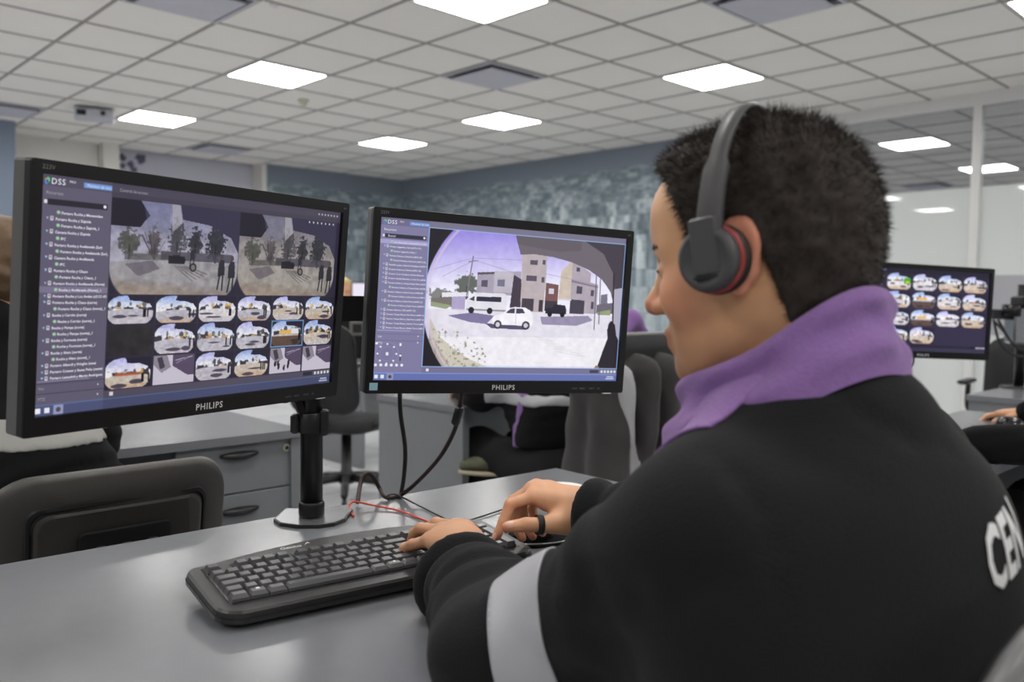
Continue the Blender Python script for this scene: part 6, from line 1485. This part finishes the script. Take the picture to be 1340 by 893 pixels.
# stand of the third monitor
p3 = m3m @ Vector((0, 0, -0.03)); r = empty('monitor_stand', Matrix.Translation((p3.x, p3.y, ZD)), 'black stand carrying the small distant monitor right of the man', 'monitor stand')
bk_ = m3m.to_3x3() @ Vector((0, 0, -1)); px_ = Vector((bk_.x, bk_.y, 0)) * .12
MB().lathe([(.09, 0), (.09, .008), (.03, .014)], 28, (px_.x, px_.y, 0)).build('base_plate', M['black'], r)
MB().tube([(px_.x, px_.y, .01), (px_.x, px_.y, .40)], .018, 14).build('pole', M['dark_metal'], r)
mb = MB(); A_, B_ = bar((px_.x, px_.y, p3.z - ZD), (bk_.x * .012, bk_.y * .012, p3.z - ZD), .05, .03); mb.loft([A_, B_], smooth=False).build('arm', M['black'], r)
cable('monitor_cable', [m3m @ Vector((-.02, -.10, -.05)), m3m @ Vector((.0, -.16, -.04)), m3m @ Vector((-.03, -.19, -.02)), m3m @ Vector((-.09, -.22, -.03)), m3m @ Vector((-.16, -.30, -.06)), m3m @ Vector((-.2, -.36, -.1))], .004, M['cable'], 'black cable dangling under the small distant monitor', group='cables at the right')
# cluttered pole on the far right desk
p5 = onz(1333, 508, ZD); r = empty('monitor_pole', Matrix.Translation(p5), 'black pole with silver bracket and cables at the right edge', 'monitor stand')
W5 = lambda x, y: dep(x, y, p5.y) - p5
MB().lathe([(.08, 0), (.08, .008), (.03, .012)], 24).build('base_plate', M['black'], r)
MB().tube([(0, 0, .008), (0, 0, .48)], .022, 14).build('pole', M['dark_metal'], r)
z_ = W5(1333, 430).z
MB().box(-.06, .05, -.05, .04, z_ - .07, z_ + .10, .008).build('bracket', M['steel'], r); MB().box(-.03, .06, -.06, .05, z_ + .101, z_ + .15, .008).build('clamp', M['black'], r)
q = W5(1296, 411); A_, B_ = bar((0, 0, q.z - .005), (q.x, 0, q.z), .045, .05); MB().loft([A_, B_], smooth=False).build('arm', M['black'], r)
MB().tube([(q.x * .45, -.03, q.z - .01), (q.x * .45, -.03, q.z + .045)], .04, 16).build('arm_joint', M['dark_metal'], r)
for n_, pts in enumerate(([(1300, 418), (1308, 448), (1325, 464), (1345, 468)], [(1306, 418), (1318, 440), (1330, 455), (1348, 460)], [(1300, 420), (1312, 432), (1328, 452), (1345, 452)])):
    cable('hanging_cable', [dep(x, y, p5.y - .08) for x, y in pts], .006, M['cable'], ['lowest of three black cables looping at the right edge pole', 'uppermost of three black cables looping at the right edge pole', 'middle of three black cables looping at the right edge pole'][n_], group='cables at the right')

# far background between the two monitors
D6 = desk('distant grey desk between the two monitors', 3.1, 4.6, 4.65, 5.22)
fm = dep(462, 432, 4.75); r = empty('monitor', frame((fm.x, fm.y, fm.z), (1, .25, 0)), 'distant black monitor seen from behind between the two screens', 'monitor', 'black wide-screen monitors')
MB().box(-.17, .25, -.02, .02, -.16, .13, .006).build('back_shell', M['bezel'], r); MB().box(-.02, .06, -.035, -.021, -.03, .05, .004).build('vent_block', M['chair_rim'], r); MB().box(-.005, .045, -.037, -.0351, -.015, .035).build('port', M['black'], r); MB().tube([(0, .01, -.15), (0, .01, ZD - fm.z + .012)], .02, 10).build('neck', M['black'], r); MB().lathe([(.1, ZD - fm.z), (.1, ZD - fm.z + .012)], 20).build('foot', M['black'], r)
hd6 = dep(449, 384, 6.4)
colleague('distant fair-haired person whose head shows between the two monitors', (hd6.x, hd6.y, .52), (hd6.x, hd6.y - .02, hd6.z - .17), hd6, np.array([.3, -.95, 0]) / .9962, np.array([.3, -.95, 0]) / .9962,
          [(_v((hd6.x + .2, hd6.y - .2, .8)), _v((hd6.x + .1, hd6.y - .42, .78))), (_v((hd6.x - .2, hd6.y - .2, .8)), _v((hd6.x - .1, hd6.y - .42, .78)))], [], mat('fair_hair_mat', srgb(196, 172, 120), .7, var=.2, vscale=60), M['fleece_far'], h=.02, group='seated colleagues')
fs = dep(478, 383, 6.1); r = empty('monitor', frame((fs.x, fs.y, fs.z), (1, .1, 0)), 'distant bright white screen between the two monitors', 'monitor', 'black wide-screen monitors')
MB().box(-.10, .36, -.01, .03, -.13, .075, .004).build('bezel', M['bezel'], r); MB().box(-.09, .35, -.0125, -.0102, -.115, .065).build('screen', mat('far_screen_mat', (0, 0, 0), .4, emis=srgb(235, 228, 245), estr=SCREEN_STRENGTH), r)
MB().tube([(.13, .02, -.12), (.13, .02, ZD - fs.z + .01)], .02, 10).build('neck', M['black'], r); MB().lathe([(.1, ZD - fs.z), (.1, ZD - fs.z + .012)], 20, (.13, .02, 0)).build('foot', M['black'], r)
